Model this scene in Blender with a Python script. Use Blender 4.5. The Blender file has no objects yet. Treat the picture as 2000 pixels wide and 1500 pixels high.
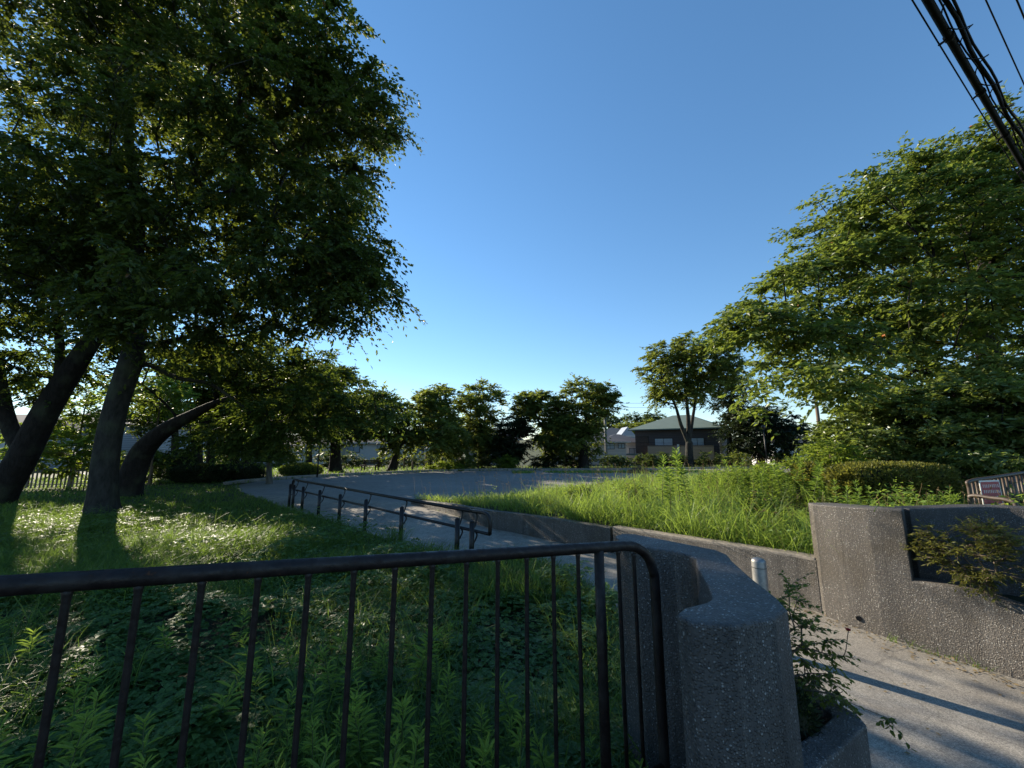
import bpy, bmesh, math, random
import numpy as np
from mathutils import Vector, Matrix

scene = bpy.context.scene
COL = scene.collection
R = math.radians

# ------------------------------------------------------------------ camera
PITCH = math.atan(125 / 770.0)
cam_data = bpy.data.cameras.new("camera")
cam_data.sensor_fit = 'HORIZONTAL'
cam_data.sensor_width = 36.0
cam_data.lens = 770.0 / 2000.0 * 36.0
cam_data.clip_start = 0.05
cam_data.clip_end = 3000.0
cam = bpy.data.objects.new("camera", cam_data)
cam.location = (0, 0, 0)
cam.rotation_euler = (math.pi / 2 + PITCH, 0, 0)
COL.objects.link(cam)
scene.camera = cam

# ------------------------------------------------------------------ sky and sun
SUN_AZ = R(-46.0)            # measured from +Y towards +X
SUN_EL = R(21.8)
world = bpy.data.worlds.new("World")
scene.world = world
world.use_nodes = True
wn = world.node_tree
for n in list(wn.nodes):
    wn.nodes.remove(n)
wo = wn.nodes.new('ShaderNodeOutputWorld')
wb = wn.nodes.new('ShaderNodeBackground')
ws = wn.nodes.new('ShaderNodeTexSky')
ws.sky_type = 'NISHITA'
ws.sun_disc = False
ws.sun_elevation = SUN_EL
ws.sun_rotation = SUN_AZ
ws.altitude = 100.0
ws.air_density = 1.0
ws.dust_density = 0.0
ws.ozone_density = 3.5
wb.inputs['Strength'].default_value = 0.13
wg = wn.nodes.new('ShaderNodeGamma')
wg.inputs['Gamma'].default_value = 0.8
wh = wn.nodes.new('ShaderNodeHueSaturation')
wh.inputs['Saturation'].default_value = 1.22
wn.links.new(ws.outputs[0], wg.inputs['Color'])
wn.links.new(wg.outputs[0], wh.inputs['Color'])
wn.links.new(wh.outputs[0], wb.inputs[0])
wn.links.new(wb.outputs[0], wo.inputs[0])

sun_dir = Vector((math.sin(SUN_AZ) * math.cos(SUN_EL), math.cos(SUN_AZ) * math.cos(SUN_EL), math.sin(SUN_EL)))
sl = bpy.data.lights.new("sun", 'SUN')
sl.energy = 5.0
sl.angle = R(0.5)
sl.color = (1.0, 0.88, 0.70)
so = bpy.data.objects.new("sun", sl)
so.rotation_euler = sun_dir.to_track_quat('Z', 'Y').to_euler()
so.location = sun_dir * 60
COL.objects.link(so)

scene.view_settings.view_transform = 'Standard'
scene.view_settings.look = 'None'
scene.view_settings.exposure = 1.15
scene.view_settings.gamma = 1.0
scene.view_settings.use_curve_mapping = False
scene.render.engine = 'CYCLES'
cy = scene.cycles
cy.use_denoising = True
try:
    cy.denoiser = 'OPENIMAGEDENOISE'
    cy.denoising_input_passes = 'RGB_ALBEDO_NORMAL'
except Exception:
    pass
cy.max_bounces = 8
cy.diffuse_bounces = 3
cy.transmission_bounces = 5
cy.glossy_bounces = 3
cy.transparent_max_bounces = 6
cy.sample_clamp_indirect = 6.0
cy.sample_clamp_direct = 12.0
cy.caustics_reflective = False
cy.caustics_refractive = False

# ------------------------------------------------------------------ helpers
CP, SP = math.cos(PITCH), math.sin(PITCH)
GZ = -1.90                     # level of the park ground; the camera is the origin


def at(px, py, Y):
    """World point that lies Y metres ahead in the direction measured at photo position (px, py)."""
    x = (px - 1000) / 770.0
    u = (750 - py) / 770.0
    dy = CP - SP * u
    t = Y / dy
    return np.array([x * t, Y, (SP + CP * u) * t])


def mpp(p):
    """Metres per photo pixel at world point p."""
    return (p[1] * CP + p[2] * SP) / 770.0


def unit(v):
    v = np.asarray(v, float)
    return v / np.maximum(np.linalg.norm(v, axis=-1, keepdims=True), 1e-9)


def link(name, me, mat=None, parent=None):
    o = bpy.data.objects.new(name, me)
    COL.objects.link(o)
    if mat is not None and len(me.materials) == 0:
        me.materials.append(mat)
    if parent is not None:
        o.parent = parent
    return o


def tag(o, label=None, cat=None, group=None, kind=None):
    if label:
        o['label'] = label
    if cat:
        o['category'] = cat
    if group:
        o['group'] = group
    if kind:
        o['kind'] = kind
    return o


def empty(name, loc=(0, 0, 0), label=None, cat=None, group=None):
    o = bpy.data.objects.new(name, None)
    o.empty_display_size = 0.2
    o.location = tuple(loc)
    COL.objects.link(o)
    return tag(o, label, cat, group)


def np_mesh(name, verts, faces, smooth=False, rnd=None):
    """Mesh from numpy: faces is a list of (n, k) index arrays."""
    me = bpy.data.meshes.new(name)
    verts = np.asarray(verts, np.float32)
    faces = [np.asarray(f, np.int32) for f in faces if len(f)]
    nl = sum(f.size for f in faces)
    nf = sum(len(f) for f in faces)
    me.vertices.add(len(verts))
    me.vertices.foreach_set('co', verts.ravel())
    me.loops.add(nl)
    me.loops.foreach_set('vertex_index', np.concatenate([f.ravel() for f in faces]))
    me.polygons.add(nf)
    starts, o = [], 0
    for f in faces:
        k = f.shape[1]
        starts.append(o + np.arange(len(f)) * k)
        o += f.size
    me.polygons.foreach_set('loop_start', np.concatenate(starts).astype(np.int32))
    me.polygons.foreach_set('use_smooth', np.full(nf, bool(smooth)))
    me.update(calc_edges=True)
    if rnd is not None:
        a = me.attributes.new('rnd', 'FLOAT', 'POINT')
        a.data.foreach_set('value', np.asarray(rnd, np.float32))
    return me


class MB:
    """Collects boxes, prisms and tubes into one mesh."""

    def __init__(self):
        self.v, self.f = [], {}
        self.n = 0

    def add(self, verts, faces):
        verts = np.asarray(verts, float)
        for f in faces:
            self.f.setdefault(len(f), []).append([i + self.n for i in f])
        self.v.append(verts)
        self.n += len(verts)
        return self

    def add_np(self, verts, quads):
        if len(verts) == 0:
            return self
        q = np.asarray(quads)
        self.f.setdefault(q.shape[1], []).extend((q + self.n).tolist())
        self.v.append(np.asarray(verts, float))
        self.n += len(verts)
        return self

    def box(self, lo, hi, M=None):
        x0, y0, z0 = lo
        x1, y1, z1 = hi
        v = np.array([(x0, y0, z0), (x1, y0, z0), (x1, y1, z0), (x0, y1, z0), (x0, y0, z1), (x1, y0, z1), (x1, y1, z1), (x0, y1, z1)], float)
        if M is not None:
            v = v @ np.array(M)[:3, :3].T + np.array(M)[:3, 3]
        return self.add(v, [(0, 3, 2, 1), (4, 5, 6, 7), (0, 1, 5, 4), (1, 2, 6, 5), (2, 3, 7, 6), (3, 0, 4, 7)])

    def tube(self, pts, r, sides=8, caps=True):
        v, q = tube_arrays(pts, r, sides)
        base = self.n
        self.add_np(v, q)
        if caps:
            m = len(pts)
            self.f.setdefault(sides, []).append([base + i for i in range(sides)][::-1])
            self.f.setdefault(sides, []).append([base + (m - 1) * sides + i for i in range(sides)])
        return self

    def prism(self, poly, z0, z1):
        """Vertical prism over a ground polygon; z1 may be a list of heights."""
        n = len(poly)
        zt = z1 if hasattr(z1, '__len__') else [z1] * n
        zb = z0 if hasattr(z0, '__len__') else [z0] * n
        v = [(p[0], p[1], zb[i]) for i, p in enumerate(poly)] + [(p[0], p[1], zt[i]) for i, p in enumerate(poly)]
        f = [tuple(range(n))[::-1], tuple(range(n, 2 * n))] + [(i, (i + 1) % n, n + (i + 1) % n, n + i) for i in range(n)]
        return self.add(v, f)

    def mesh(self, name, smooth=False):
        me = np_mesh(name, np.concatenate(self.v), [np.array(f) for f in self.f.values()], smooth)
        bm = bmesh.new()
        bm.from_mesh(me)
        bmesh.ops.recalc_face_normals(bm, faces=bm.faces)
        bm.to_mesh(me)
        bm.free()
        return me

    def build(self, name, mat, parent=None, smooth=False, bevel=0.0, segs=2):
        me = self.mesh(name, smooth)
        o = link(name, me, mat, parent)
        if bevel:
            b = o.modifiers.new('bevel', 'BEVEL')
            b.width = bevel
            b.segments = segs
            b.limit_method = 'ANGLE'
            b.angle_limit = R(35)
        return o


def tube_arrays(pts, r, sides=6):
    pts = np.asarray(pts, float)
    n = len(pts)
    r = np.broadcast_to(np.asarray(r, float), (n,))
    t = np.gradient(pts, axis=0)
    t = unit(t)
    a = np.array([0, 0, 1.0]) if abs(t[0][2]) < 0.9 else np.array([1.0, 0, 0])
    u = unit(np.cross(t[0], a))
    us = [u]
    for i in range(1, n):
        u = u - t[i] * np.dot(u, t[i])
        u = u / max(np.linalg.norm(u), 1e-9)
        us.append(u)
    us = np.array(us)
    ws_ = np.cross(t, us)
    ang = np.linspace(0, 2 * np.pi, sides, endpoint=False)
    v = pts[:, None, :] + r[:, None, None] * (np.cos(ang)[None, :, None] * us[:, None, :] + np.sin(ang)[None, :, None] * ws_[:, None, :])
    v = v.reshape(-1, 3)
    i = np.arange(n - 1)[:, None] * sides
    j = np.arange(sides)[None, :]
    j2 = (j + 1) % sides
    q = np.stack([i + j, i + j2, i + sides + j2, i + sides + j], -1).reshape(-1, 4)
    return v, q


def smooth_path(pts, n):
    """Catmull-Rom through pts, n samples per span."""
    p = np.asarray(pts, float)
    p = np.vstack([2 * p[0] - p[1], p, 2 * p[-1] - p[-2]])
    out = []
    for i in range(1, len(p) - 2):
        t = np.linspace(0, 1, n, endpoint=False)[:, None]
        a, b, c, d = p[i - 1], p[i], p[i + 1], p[i + 2]
        out.append(0.5 * (2 * b + (c - a) * t + (2 * a - 5 * b + 4 * c - d) * t ** 2 + (3 * b - a - 3 * c + d) * t ** 3))
    out.append(p[-2][None])
    return np.vstack(out)


def in_poly(x, y, poly):
    x = np.asarray(x)
    y = np.asarray(y)
    c = np.zeros(x.shape, bool)
    n = len(poly)
    for i in range(n):
        x0, y0 = poly[i][:2]
        x1, y1 = poly[(i + 1) % n][:2]
        k = ((y0 > y) != (y1 > y)) & (x < (x1 - x0) * (y - y0) / ((y1 - y0) if y1 != y0 else 1e-9) + x0)
        c ^= k
    return c


def vnoise(x, y, seed=0, scale=1.0):
    """Cheap smooth 2-D value noise in 0..1."""
    x = np.asarray(x) / scale
    y = np.asarray(y) / scale
    xi, yi = np.floor(x).astype(np.int64), np.floor(y).astype(np.int64)
    fx, fy = x - xi, y - yi
    fx, fy = fx * fx * (3 - 2 * fx), fy * fy * (3 - 2 * fy)

    def hsh(a, b):
        h = (a * 374761393 + b * 668265263 + seed * 982451653) & 0xffffffff
        h = ((h ^ (h >> 13)) * 1274126177) & 0xffffffff
        return ((h ^ (h >> 16)) & 0xffff) / 65535.0
    return (hsh(xi, yi) * (1 - fx) + hsh(xi + 1, yi) * fx) * (1 - fy) + (hsh(xi, yi + 1) * (1 - fx) + hsh(xi + 1, yi + 1) * fx) * fy


# ------------------------------------------------------------------ materials
def new_mat(name):
    m = bpy.data.materials.new(name)
    m.use_nodes = True
    nt = m.node_tree
    for n in list(nt.nodes):
        nt.nodes.remove(n)
    out = nt.nodes.new('ShaderNodeOutputMaterial')
    return m, nt, out


def N(nt, typ, **kw):
    n = nt.nodes.new(typ)
    for k, v in kw.items():
        if k in n.inputs.keys():
            n.inputs[k].default_value = v
        else:
            setattr(n, k, v)
    return n


def ramp(nt, fac, stops):
    r = nt.nodes.new('ShaderNodeValToRGB')
    e = r.color_ramp.elements
    while len(e) < len(stops):
        e.new(0.5)
    for i, (p, c) in enumerate(stops):
        e[i].position = p
        e[i].color = (*c, 1) if len(c) == 3 else c
    nt.links.new(fac, r.inputs[0])
    return r.outputs[0]


def mixc(nt, fac, a, b, mode='MIX'):
    n = nt.nodes.new('ShaderNodeMix')
    n.data_type = 'RGBA'
    n.blend_type = mode
    for s, v in ((n.inputs[0], fac), (n.inputs[6], a), (n.inputs[7], b)):
        if isinstance(v, (int, float)):
            s.default_value = v
        elif isinstance(v, tuple):
            s.default_value = (*v, 1)
        else:
            nt.links.new(v, s)
    return n.outputs[2]


def leaf_mat(name, c0, c1, trans, tw=0.45, rough=0.5, spec=0.22, odd=None):
    """Two-sided leaf: reflecting and letting light through; c0..c1 vary leaf by leaf."""
    m, nt, out = new_mat(name)
    at_ = N(nt, 'ShaderNodeAttribute', attribute_name='rnd')
    stops = [(0.0, c0), (0.85, c1)]
    if odd:
        stops += [(0.985, c1), (0.992, odd)]
    col = ramp(nt, at_.outputs['Fac'], stops)
    tstops = [(0.0, tuple(x * 0.7 for x in trans)), (0.9, tuple(x * 1.15 for x in trans))]
    tcol = ramp(nt, at_.outputs['Fac'], tstops)
    p = N(nt, 'ShaderNodeBsdfPrincipled', Roughness=rough)
    p.inputs['Specular IOR Level'].default_value = spec
    nt.links.new(col, p.inputs['Base Color'])
    t = N(nt, 'ShaderNodeBsdfTranslucent')
    nt.links.new(tcol, t.inputs['Color'])
    mx = N(nt, 'ShaderNodeMixShader')
    mx.inputs[0].default_value = tw
    nt.links.new(p.outputs[0], mx.inputs[1])
    nt.links.new(t.outputs[0], mx.inputs[2])
    nt.links.new(mx.outputs[0], out.inputs[0])
    return m


def bark_mat(name, c0, c1, scale=9.0):
    m, nt, out = new_mat(name)
    tc = N(nt, 'ShaderNodeTexCoord')
    mp = N(nt, 'ShaderNodeMapping')
    mp.inputs['Scale'].default_value = (1, 1, 0.35)
    nt.links.new(tc.outputs['Object'], mp.inputs[0])
    n1 = N(nt, 'ShaderNodeTexNoise', Scale=scale, Detail=6.0, Roughness=0.65)
    nt.links.new(mp.outputs[0], n1.inputs['Vector'])
    n2 = N(nt, 'ShaderNodeTexNoise', Scale=1.3, Detail=3.0)
    nt.links.new(tc.outputs['Object'], n2.inputs['Vector'])
    col = ramp(nt, n1.outputs['Fac'], [(0.3, c0), (0.7, c1)])
    col = mixc(nt, ramp(nt, n2.outputs['Fac'], [(0.5, (0, 0, 0)), (0.72, (0.5, 0.5, 0.5))]), col, (0.09, 0.105, 0.06))
    b = N(nt, 'ShaderNodeBump', Strength=1.0, Distance=0.07)
    nt.links.new(n1.outputs['Fac'], b.inputs['Height'])
    p = N(nt, 'ShaderNodeBsdfPrincipled', Roughness=0.9)
    p.inputs['Specular IOR Level'].default_value = 0.2
    nt.links.new(col, p.inputs['Base Color'])
    nt.links.new(b.outputs[0], p.inputs['Normal'])
    nt.links.new(p.outputs[0], out.inputs[0])
    return m


def plain_mat(name, col, rough=0.7, metal=0.0, var=0.12, scale=6.0, bump=0.0, spec=0.4):
    m, nt, out = new_mat(name)
    tc = N(nt, 'ShaderNodeTexCoord')
    n1 = N(nt, 'ShaderNodeTexNoise', Scale=scale, Detail=5.0, Roughness=0.6)
    nt.links.new(tc.outputs['Object'], n1.inputs['Vector'])
    lo = tuple(max(0, x * (1 - var)) for x in col)
    hi = tuple(min(1, x * (1 + var)) for x in col)
    c = ramp(nt, n1.outputs['Fac'], [(0.3, lo), (0.7, hi)])
    p = N(nt, 'ShaderNodeBsdfPrincipled', Roughness=rough, Metallic=metal)
    p.inputs['Specular IOR Level'].default_value = spec
    nt.links.new(c, p.inputs['Base Color'])
    if bump:
        b = N(nt, 'ShaderNodeBump', Strength=bump, Distance=0.01)
        nt.links.new(n1.outputs['Fac'], b.inputs['Height'])
        nt.links.new(b.outputs[0], p.inputs['Normal'])
    nt.links.new(p.outputs[0], out.inputs[0])
    return m


def paint_mat(name, col, rust):
    """Old gloss paint with chips and rust spots."""
    m = plain_mat(name, col, 0.45, var=0.45, scale=38, bump=0.3, spec=0.3)
    nt = m.node_tree
    p = [n for n in nt.nodes if n.type == 'BSDF_PRINCIPLED'][0]
    src = p.inputs['Base Color'].links[0].from_socket
    tc = N(nt, 'ShaderNodeTexCoord')
    n1 = N(nt, 'ShaderNodeTexNoise', Scale=26.0, Detail=7.0, Roughness=0.75)
    nt.links.new(tc.outputs['Object'], n1.inputs['Vector'])
    k = ramp(nt, n1.outputs['Fac'], [(0.63, (0, 0, 0)), (0.68, (0.9, 0.9, 0.9))])
    c = mixc(nt, k, src, rust)
    n2 = N(nt, 'ShaderNodeTexNoise', Scale=7.0, Detail=5.0)
    nt.links.new(tc.outputs['Object'], n2.inputs['Vector'])
    c = mixc(nt, ramp(nt, n2.outputs['Fac'], [(0.5, (0, 0, 0)), (0.75, (0.5, 0.5, 0.5))]), c, (0.05, 0.045, 0.04))
    nt.links.new(c, p.inputs['Base Color'])
    nt.links.new(ramp(nt, n1.outputs['Fac'], [(0.4, (0.38,) * 3), (0.66, (0.8,) * 3)]), p.inputs['Roughness'])
    return m


def aggregate_mat(name, cement, stones, scale=95.0, bumpd=0.004, rough=0.6, stain=(0.05, 0.04, 0.025), stain_amt=0.6):
    """Washed concrete with pebbles standing out of the cement."""
    m, nt, out = new_mat(name)
    tc = N(nt, 'ShaderNodeTexCoord')
    vo = N(nt, 'ShaderNodeTexVoronoi', Scale=scale)
    nt.links.new(tc.outputs['Object'], vo.inputs['Vector'])
    sep = N(nt, 'ShaderNodeSeparateColor')
    nt.links.new(vo.outputs['Color'], sep.inputs[0])
    st = ramp(nt, sep.outputs[0], [(q, c) for q, c in zip((0.0, 0.3, 0.6, 0.84, 0.97), stones)])
    mask = ramp(nt, vo.outputs['Distance'], [(0.33, (1, 1, 1)), (0.56, (0, 0, 0))])
    gate = ramp(nt, sep.outputs[1], [(0.12, (0, 0, 0)), (0.2, (1, 1, 1))])
    mk = mixc(nt, 1.0, mask, gate, 'MULTIPLY')
    fine = N(nt, 'ShaderNodeTexNoise', Scale=scale * 2.2, Detail=3.0)
    nt.links.new(tc.outputs['Object'], fine.inputs['Vector'])
    cem = mixc(nt, fine.outputs['Fac'], tuple(x * 0.6 for x in cement), tuple(x * 1.35 for x in cement))
    col = mixc(nt, mk, cem, st)
    big = N(nt, 'ShaderNodeTexNoise', Scale=2.3, Detail=5.0, Roughness=0.62)
    nt.links.new(tc.outputs['Object'], big.inputs['Vector'])
    sm = ramp(nt, big.outputs['Fac'], [(0.47, (0, 0, 0)), (0.68, (stain_amt,) * 3)])
    col = mixc(nt, sm, col, stain)
    mp = N(nt, 'ShaderNodeMapping')
    mp.inputs['Scale'].default_value = (9, 9, 0.7)
    nt.links.new(tc.outputs['Object'], mp.inputs[0])
    sn = N(nt, 'ShaderNodeTexNoise', Scale=1.0, Detail=4.0, Roughness=0.6)
    nt.links.new(mp.outputs[0], sn.inputs['Vector'])
    col = mixc(nt, ramp(nt, sn.outputs['Fac'], [(0.5, (0, 0, 0)), (0.66, (0.55, 0.55, 0.55))]), col, tuple(x * 0.45 for x in cement))
    col = mixc(nt, ramp(nt, sn.outputs['Fac'], [(0.30, (0.35, 0.35, 0.35)), (0.42, (0, 0, 0))]), col, tuple(min(1, x * 2.3) for x in cement))
    bu = N(nt, 'ShaderNodeBump', Strength=0.9, Distance=bumpd)
    bw = N(nt, 'ShaderNodeRGBToBW')
    nt.links.new(mk, bw.inputs[0])
    nt.links.new(bw.outputs[0], bu.inputs['Height'])
    bu2 = N(nt, 'ShaderNodeBump', Strength=0.5, Distance=0.003)
    nt.links.new(fine.outputs['Fac'], bu2.inputs['Height'])
    nt.links.new(bu.outputs[0], bu2.inputs['Normal'])
    p = N(nt, 'ShaderNodeBsdfPrincipled', Roughness=rough)
    p.inputs['Specular IOR Level'].default_value = 0.5
    nt.links.new(col, p.inputs['Base Color'])
    nt.links.new(bu2.outputs[0], p.inputs['Normal'])
    nt.links.new(p.outputs[0], out.inputs[0])
    return m


def ground_mat(name, cols, s1=0.6, s2=14.0, s3=120.0, bump=0.5, bd=0.01, rough=0.9):
    """Ground with patches at three sizes; cols = (dark, mid, light)."""
    m, nt, out = new_mat(name)
    tc = N(nt, 'ShaderNodeTexCoord')
    fac = []
    for s in (s1, s2, s3):
        n = N(nt, 'ShaderNodeTexNoise', Scale=s, Detail=6.0, Roughness=0.65)
        nt.links.new(tc.outputs['Object'], n.inputs['Vector'])
        fac.append(n.outputs['Fac'])
    a = ramp(nt, fac[0], [(0.35, cols[0]), (0.5, cols[1]), (0.68, cols[2])])
    b = mixc(nt, 0.55, a, ramp(nt, fac[1], [(0.3, cols[0]), (0.72, cols[2])]))
    g = ramp(nt, fac[2], [(0.3, (0.55,) * 3), (0.7, (1.45,) * 3)])
    c = mixc(nt, 1.0, b, g, 'MULTIPLY')
    bu = N(nt, 'ShaderNodeBump', Strength=bump, Distance=bd)
    nt.links.new(fac[2], bu.inputs['Height'])
    p = N(nt, 'ShaderNodeBsdfPrincipled', Roughness=rough)
    p.inputs['Specular IOR Level'].default_value = 0.25
    nt.links.new(c, p.inputs['Base Color'])
    nt.links.new(bu.outputs[0], p.inputs['Normal'])
    nt.links.new(p.outputs[0], out.inputs[0])
    return m


def line_mat(name, c0, c1, axis=2, freq=6.0, rough=0.8, duty=0.12):
    """Cladding or roofing seen from afar: thin joint lines every 1/freq metres."""
    m, nt, out = new_mat(name)
    tc = N(nt, 'ShaderNodeTexCoord')
    sp = N(nt, 'ShaderNodeSeparateXYZ')
    nt.links.new(tc.outputs['Object'], sp.inputs[0])
    mu = N(nt, 'ShaderNodeMath', operation='MULTIPLY')
    mu.inputs[1].default_value = freq
    nt.links.new(sp.outputs[axis], mu.inputs[0])
    fr = N(nt, 'ShaderNodeMath', operation='FRACT')
    nt.links.new(mu.outputs[0], fr.inputs[0])
    n1 = N(nt, 'ShaderNodeTexNoise', Scale=1.2, Detail=4.0)
    nt.links.new(tc.outputs['Object'], n1.inputs['Vector'])
    base = mixc(nt, n1.outputs['Fac'], tuple(x * 0.85 for x in c0), tuple(x * 1.12 for x in c0))
    k = ramp(nt, fr.outputs[0], [(duty, (1, 1, 1)), (duty + 0.08, (0, 0, 0))])
    c = mixc(nt, k, base, c1)
    p = N(nt, 'ShaderNodeBsdfPrincipled', Roughness=rough)
    nt.links.new(c, p.inputs['Base Color'])
    nt.links.new(p.outputs[0], out.inputs[0])
    return m


M = {}
M['leaf_zelkova'] = leaf_mat('zelkova_leaf', (0.022, 0.043, 0.014), (0.06, 0.085, 0.022), (0.17, 0.215, 0.025), 0.4, odd=(0.22, 0.09, 0.02))
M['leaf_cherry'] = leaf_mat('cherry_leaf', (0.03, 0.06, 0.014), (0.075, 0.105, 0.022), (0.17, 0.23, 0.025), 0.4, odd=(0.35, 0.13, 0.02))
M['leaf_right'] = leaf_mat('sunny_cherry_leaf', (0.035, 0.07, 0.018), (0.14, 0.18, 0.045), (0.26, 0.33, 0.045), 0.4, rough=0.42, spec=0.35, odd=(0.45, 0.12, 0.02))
M['leaf_shrub'] = leaf_mat('glossy_shrub_leaf', (0.05, 0.09, 0.022), (0.2, 0.24, 0.08), (0.28, 0.36, 0.05), 0.36, rough=0.36, spec=0.5)
M['leaf_dark'] = leaf_mat('evergreen_leaf', (0.012, 0.024, 0.012), (0.03, 0.045, 0.018), (0.04, 0.06, 0.012), 0.25, rough=0.5)
M['leaf_far'] = leaf_mat('far_leaf', (0.045, 0.075, 0.02), (0.13, 0.155, 0.04), (0.28, 0.33, 0.045), 0.44)
M['leaf_far_dark'] = leaf_mat('far_dark_leaf', (0.03, 0.055, 0.02), (0.075, 0.10, 0.03), (0.15, 0.2, 0.03), 0.36)
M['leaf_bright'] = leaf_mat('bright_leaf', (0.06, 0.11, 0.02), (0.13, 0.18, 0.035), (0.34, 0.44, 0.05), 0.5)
M['grass_tall'] = leaf_mat('tall_grass_blade', (0.04, 0.09, 0.016), (0.18, 0.26, 0.06), (0.38, 0.52, 0.075), 0.45, rough=0.45, spec=0.3, odd=(0.32, 0.27, 0.12))
M['grass_lawn'] = leaf_mat('lawn_blade', (0.04, 0.09, 0.02), (0.09, 0.15, 0.035), (0.24, 0.36, 0.05), 0.46, odd=(0.3, 0.25, 0.1))
M['clover'] = leaf_mat('clover_leaf', (0.045, 0.10, 0.03), (0.10, 0.18, 0.05), (0.2, 0.3, 0.05), 0.38, rough=0.5)
M['goldenrod'] = leaf_mat('goldenrod_leaf', (0.08, 0.15, 0.03), (0.19, 0.28, 0.06), (0.34, 0.46, 0.06), 0.45)
M['straw'] = leaf_mat('dry_straw', (0.16, 0.12, 0.06), (0.3, 0.22, 0.11), (0.2, 0.14, 0.06), 0.3)
M['hedge'] = leaf_mat('azalea_leaf', (0.05, 0.07, 0.016), (0.14, 0.14, 0.035), (0.26, 0.26, 0.04), 0.4)
M['red'] = leaf_mat('red_petal', (0.4, 0.02, 0.03), (0.55, 0.03, 0.05), (0.4, 0.02, 0.03), 0.3)
M['bark'] = bark_mat('grey_bark', (0.016, 0.015, 0.013), (0.05, 0.046, 0.04))
M['bark_dark'] = bark_mat('dark_bark', (0.010, 0.008, 0.007), (0.03, 0.025, 0.022))
M['bark_pale'] = bark_mat('pale_bark', (0.06, 0.06, 0.052), (0.14, 0.135, 0.12))
M['stem'] = plain_mat('green_stem', (0.07, 0.09, 0.03), 0.7, var=0.3)
M['twig'] = plain_mat('dry_twig', (0.13, 0.095, 0.065), 0.8, var=0.3, scale=20)
M['fence_paint'] = paint_mat('brown_fence_paint', (0.014, 0.009, 0.008), (0.07, 0.028, 0.012))
M['rail_paint'] = plain_mat('dark_rail_paint', (0.010, 0.008, 0.008), 0.4, var=0.35, scale=30, bump=0.2, spec=0.35)
M['fence_brown'] = plain_mat('faded_brown_paint', (0.07, 0.05, 0.038), 0.5, var=0.25, scale=30, bump=0.15)
M['steel'] = plain_mat('brushed_steel', (0.30, 0.29, 0.275), 0.5, 0.75, 0.2, 40)
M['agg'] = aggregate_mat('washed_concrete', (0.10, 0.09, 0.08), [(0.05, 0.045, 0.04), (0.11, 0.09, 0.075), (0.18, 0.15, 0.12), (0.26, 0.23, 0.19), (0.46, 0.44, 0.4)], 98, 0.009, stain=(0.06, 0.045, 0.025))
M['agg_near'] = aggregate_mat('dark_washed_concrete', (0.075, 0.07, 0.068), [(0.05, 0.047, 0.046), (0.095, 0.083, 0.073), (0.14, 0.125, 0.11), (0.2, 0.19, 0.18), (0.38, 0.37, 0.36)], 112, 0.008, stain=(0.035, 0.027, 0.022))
M['agg_cap'] = plain_mat('cement_cap', (0.23, 0.2, 0.165), 0.85, var=0.3, scale=30, bump=0.5)
M['path'] = ground_mat('worn_asphalt_path', ((0.15, 0.135, 0.115), (0.22, 0.2, 0.172), (0.31, 0.285, 0.24)), 0.7, 6.0, 210.0, 0.55, 0.006)
def weather_path(m):
    nt = m.node_tree
    p = [n for n in nt.nodes if n.type == 'BSDF_PRINCIPLED'][0]
    src = p.inputs['Base Color'].links[0].from_socket
    tc = N(nt, 'ShaderNodeTexCoord')
    nz = N(nt, 'ShaderNodeTexNoise', Scale=1.1, Detail=5.0)
    nt.links.new(tc.outputs['Object'], nz.inputs['Vector'])
    ad = N(nt, 'ShaderNodeMix', data_type='VECTOR')
    ad.inputs[0].default_value = 0.22
    nt.links.new(tc.outputs['Object'], ad.inputs[4])
    nt.links.new(nz.outputs['Color'], ad.inputs[5])
    vo = N(nt, 'ShaderNodeTexVoronoi', Scale=0.85, feature='DISTANCE_TO_EDGE')
    nt.links.new(ad.outputs[1], vo.inputs['Vector'])
    ck = ramp(nt, vo.outputs['Distance'], [(0.0, (0.3, 0.3, 0.3)), (0.008, (0, 0, 0))])
    c = mixc(nt, ck, src, (0.05, 0.046, 0.04))
    n2 = N(nt, 'ShaderNodeTexNoise', Scale=2.6, Detail=6.0, Roughness=0.7)
    nt.links.new(tc.outputs['Object'], n2.inputs['Vector'])
    c = mixc(nt, ramp(nt, n2.outputs['Fac'], [(0.55, (0, 0, 0)), (0.72, (0.6, 0.6, 0.6))]), c, (0.085, 0.078, 0.066))
    v2 = N(nt, 'ShaderNodeTexVoronoi', Scale=140.0)
    nt.links.new(tc.outputs['Object'], v2.inputs['Vector'])
    sp = N(nt, 'ShaderNodeSeparateColor')
    nt.links.new(v2.outputs['Color'], sp.inputs[0])
    c = mixc(nt, 0.5, c, mixc(nt, 1.0, c, ramp(nt, sp.outputs[0], [(0.0, (0.5,) * 3), (1.0, (1.9,) * 3)]), 'MULTIPLY'))
    nt.links.new(c, p.inputs['Base Color'])


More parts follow.
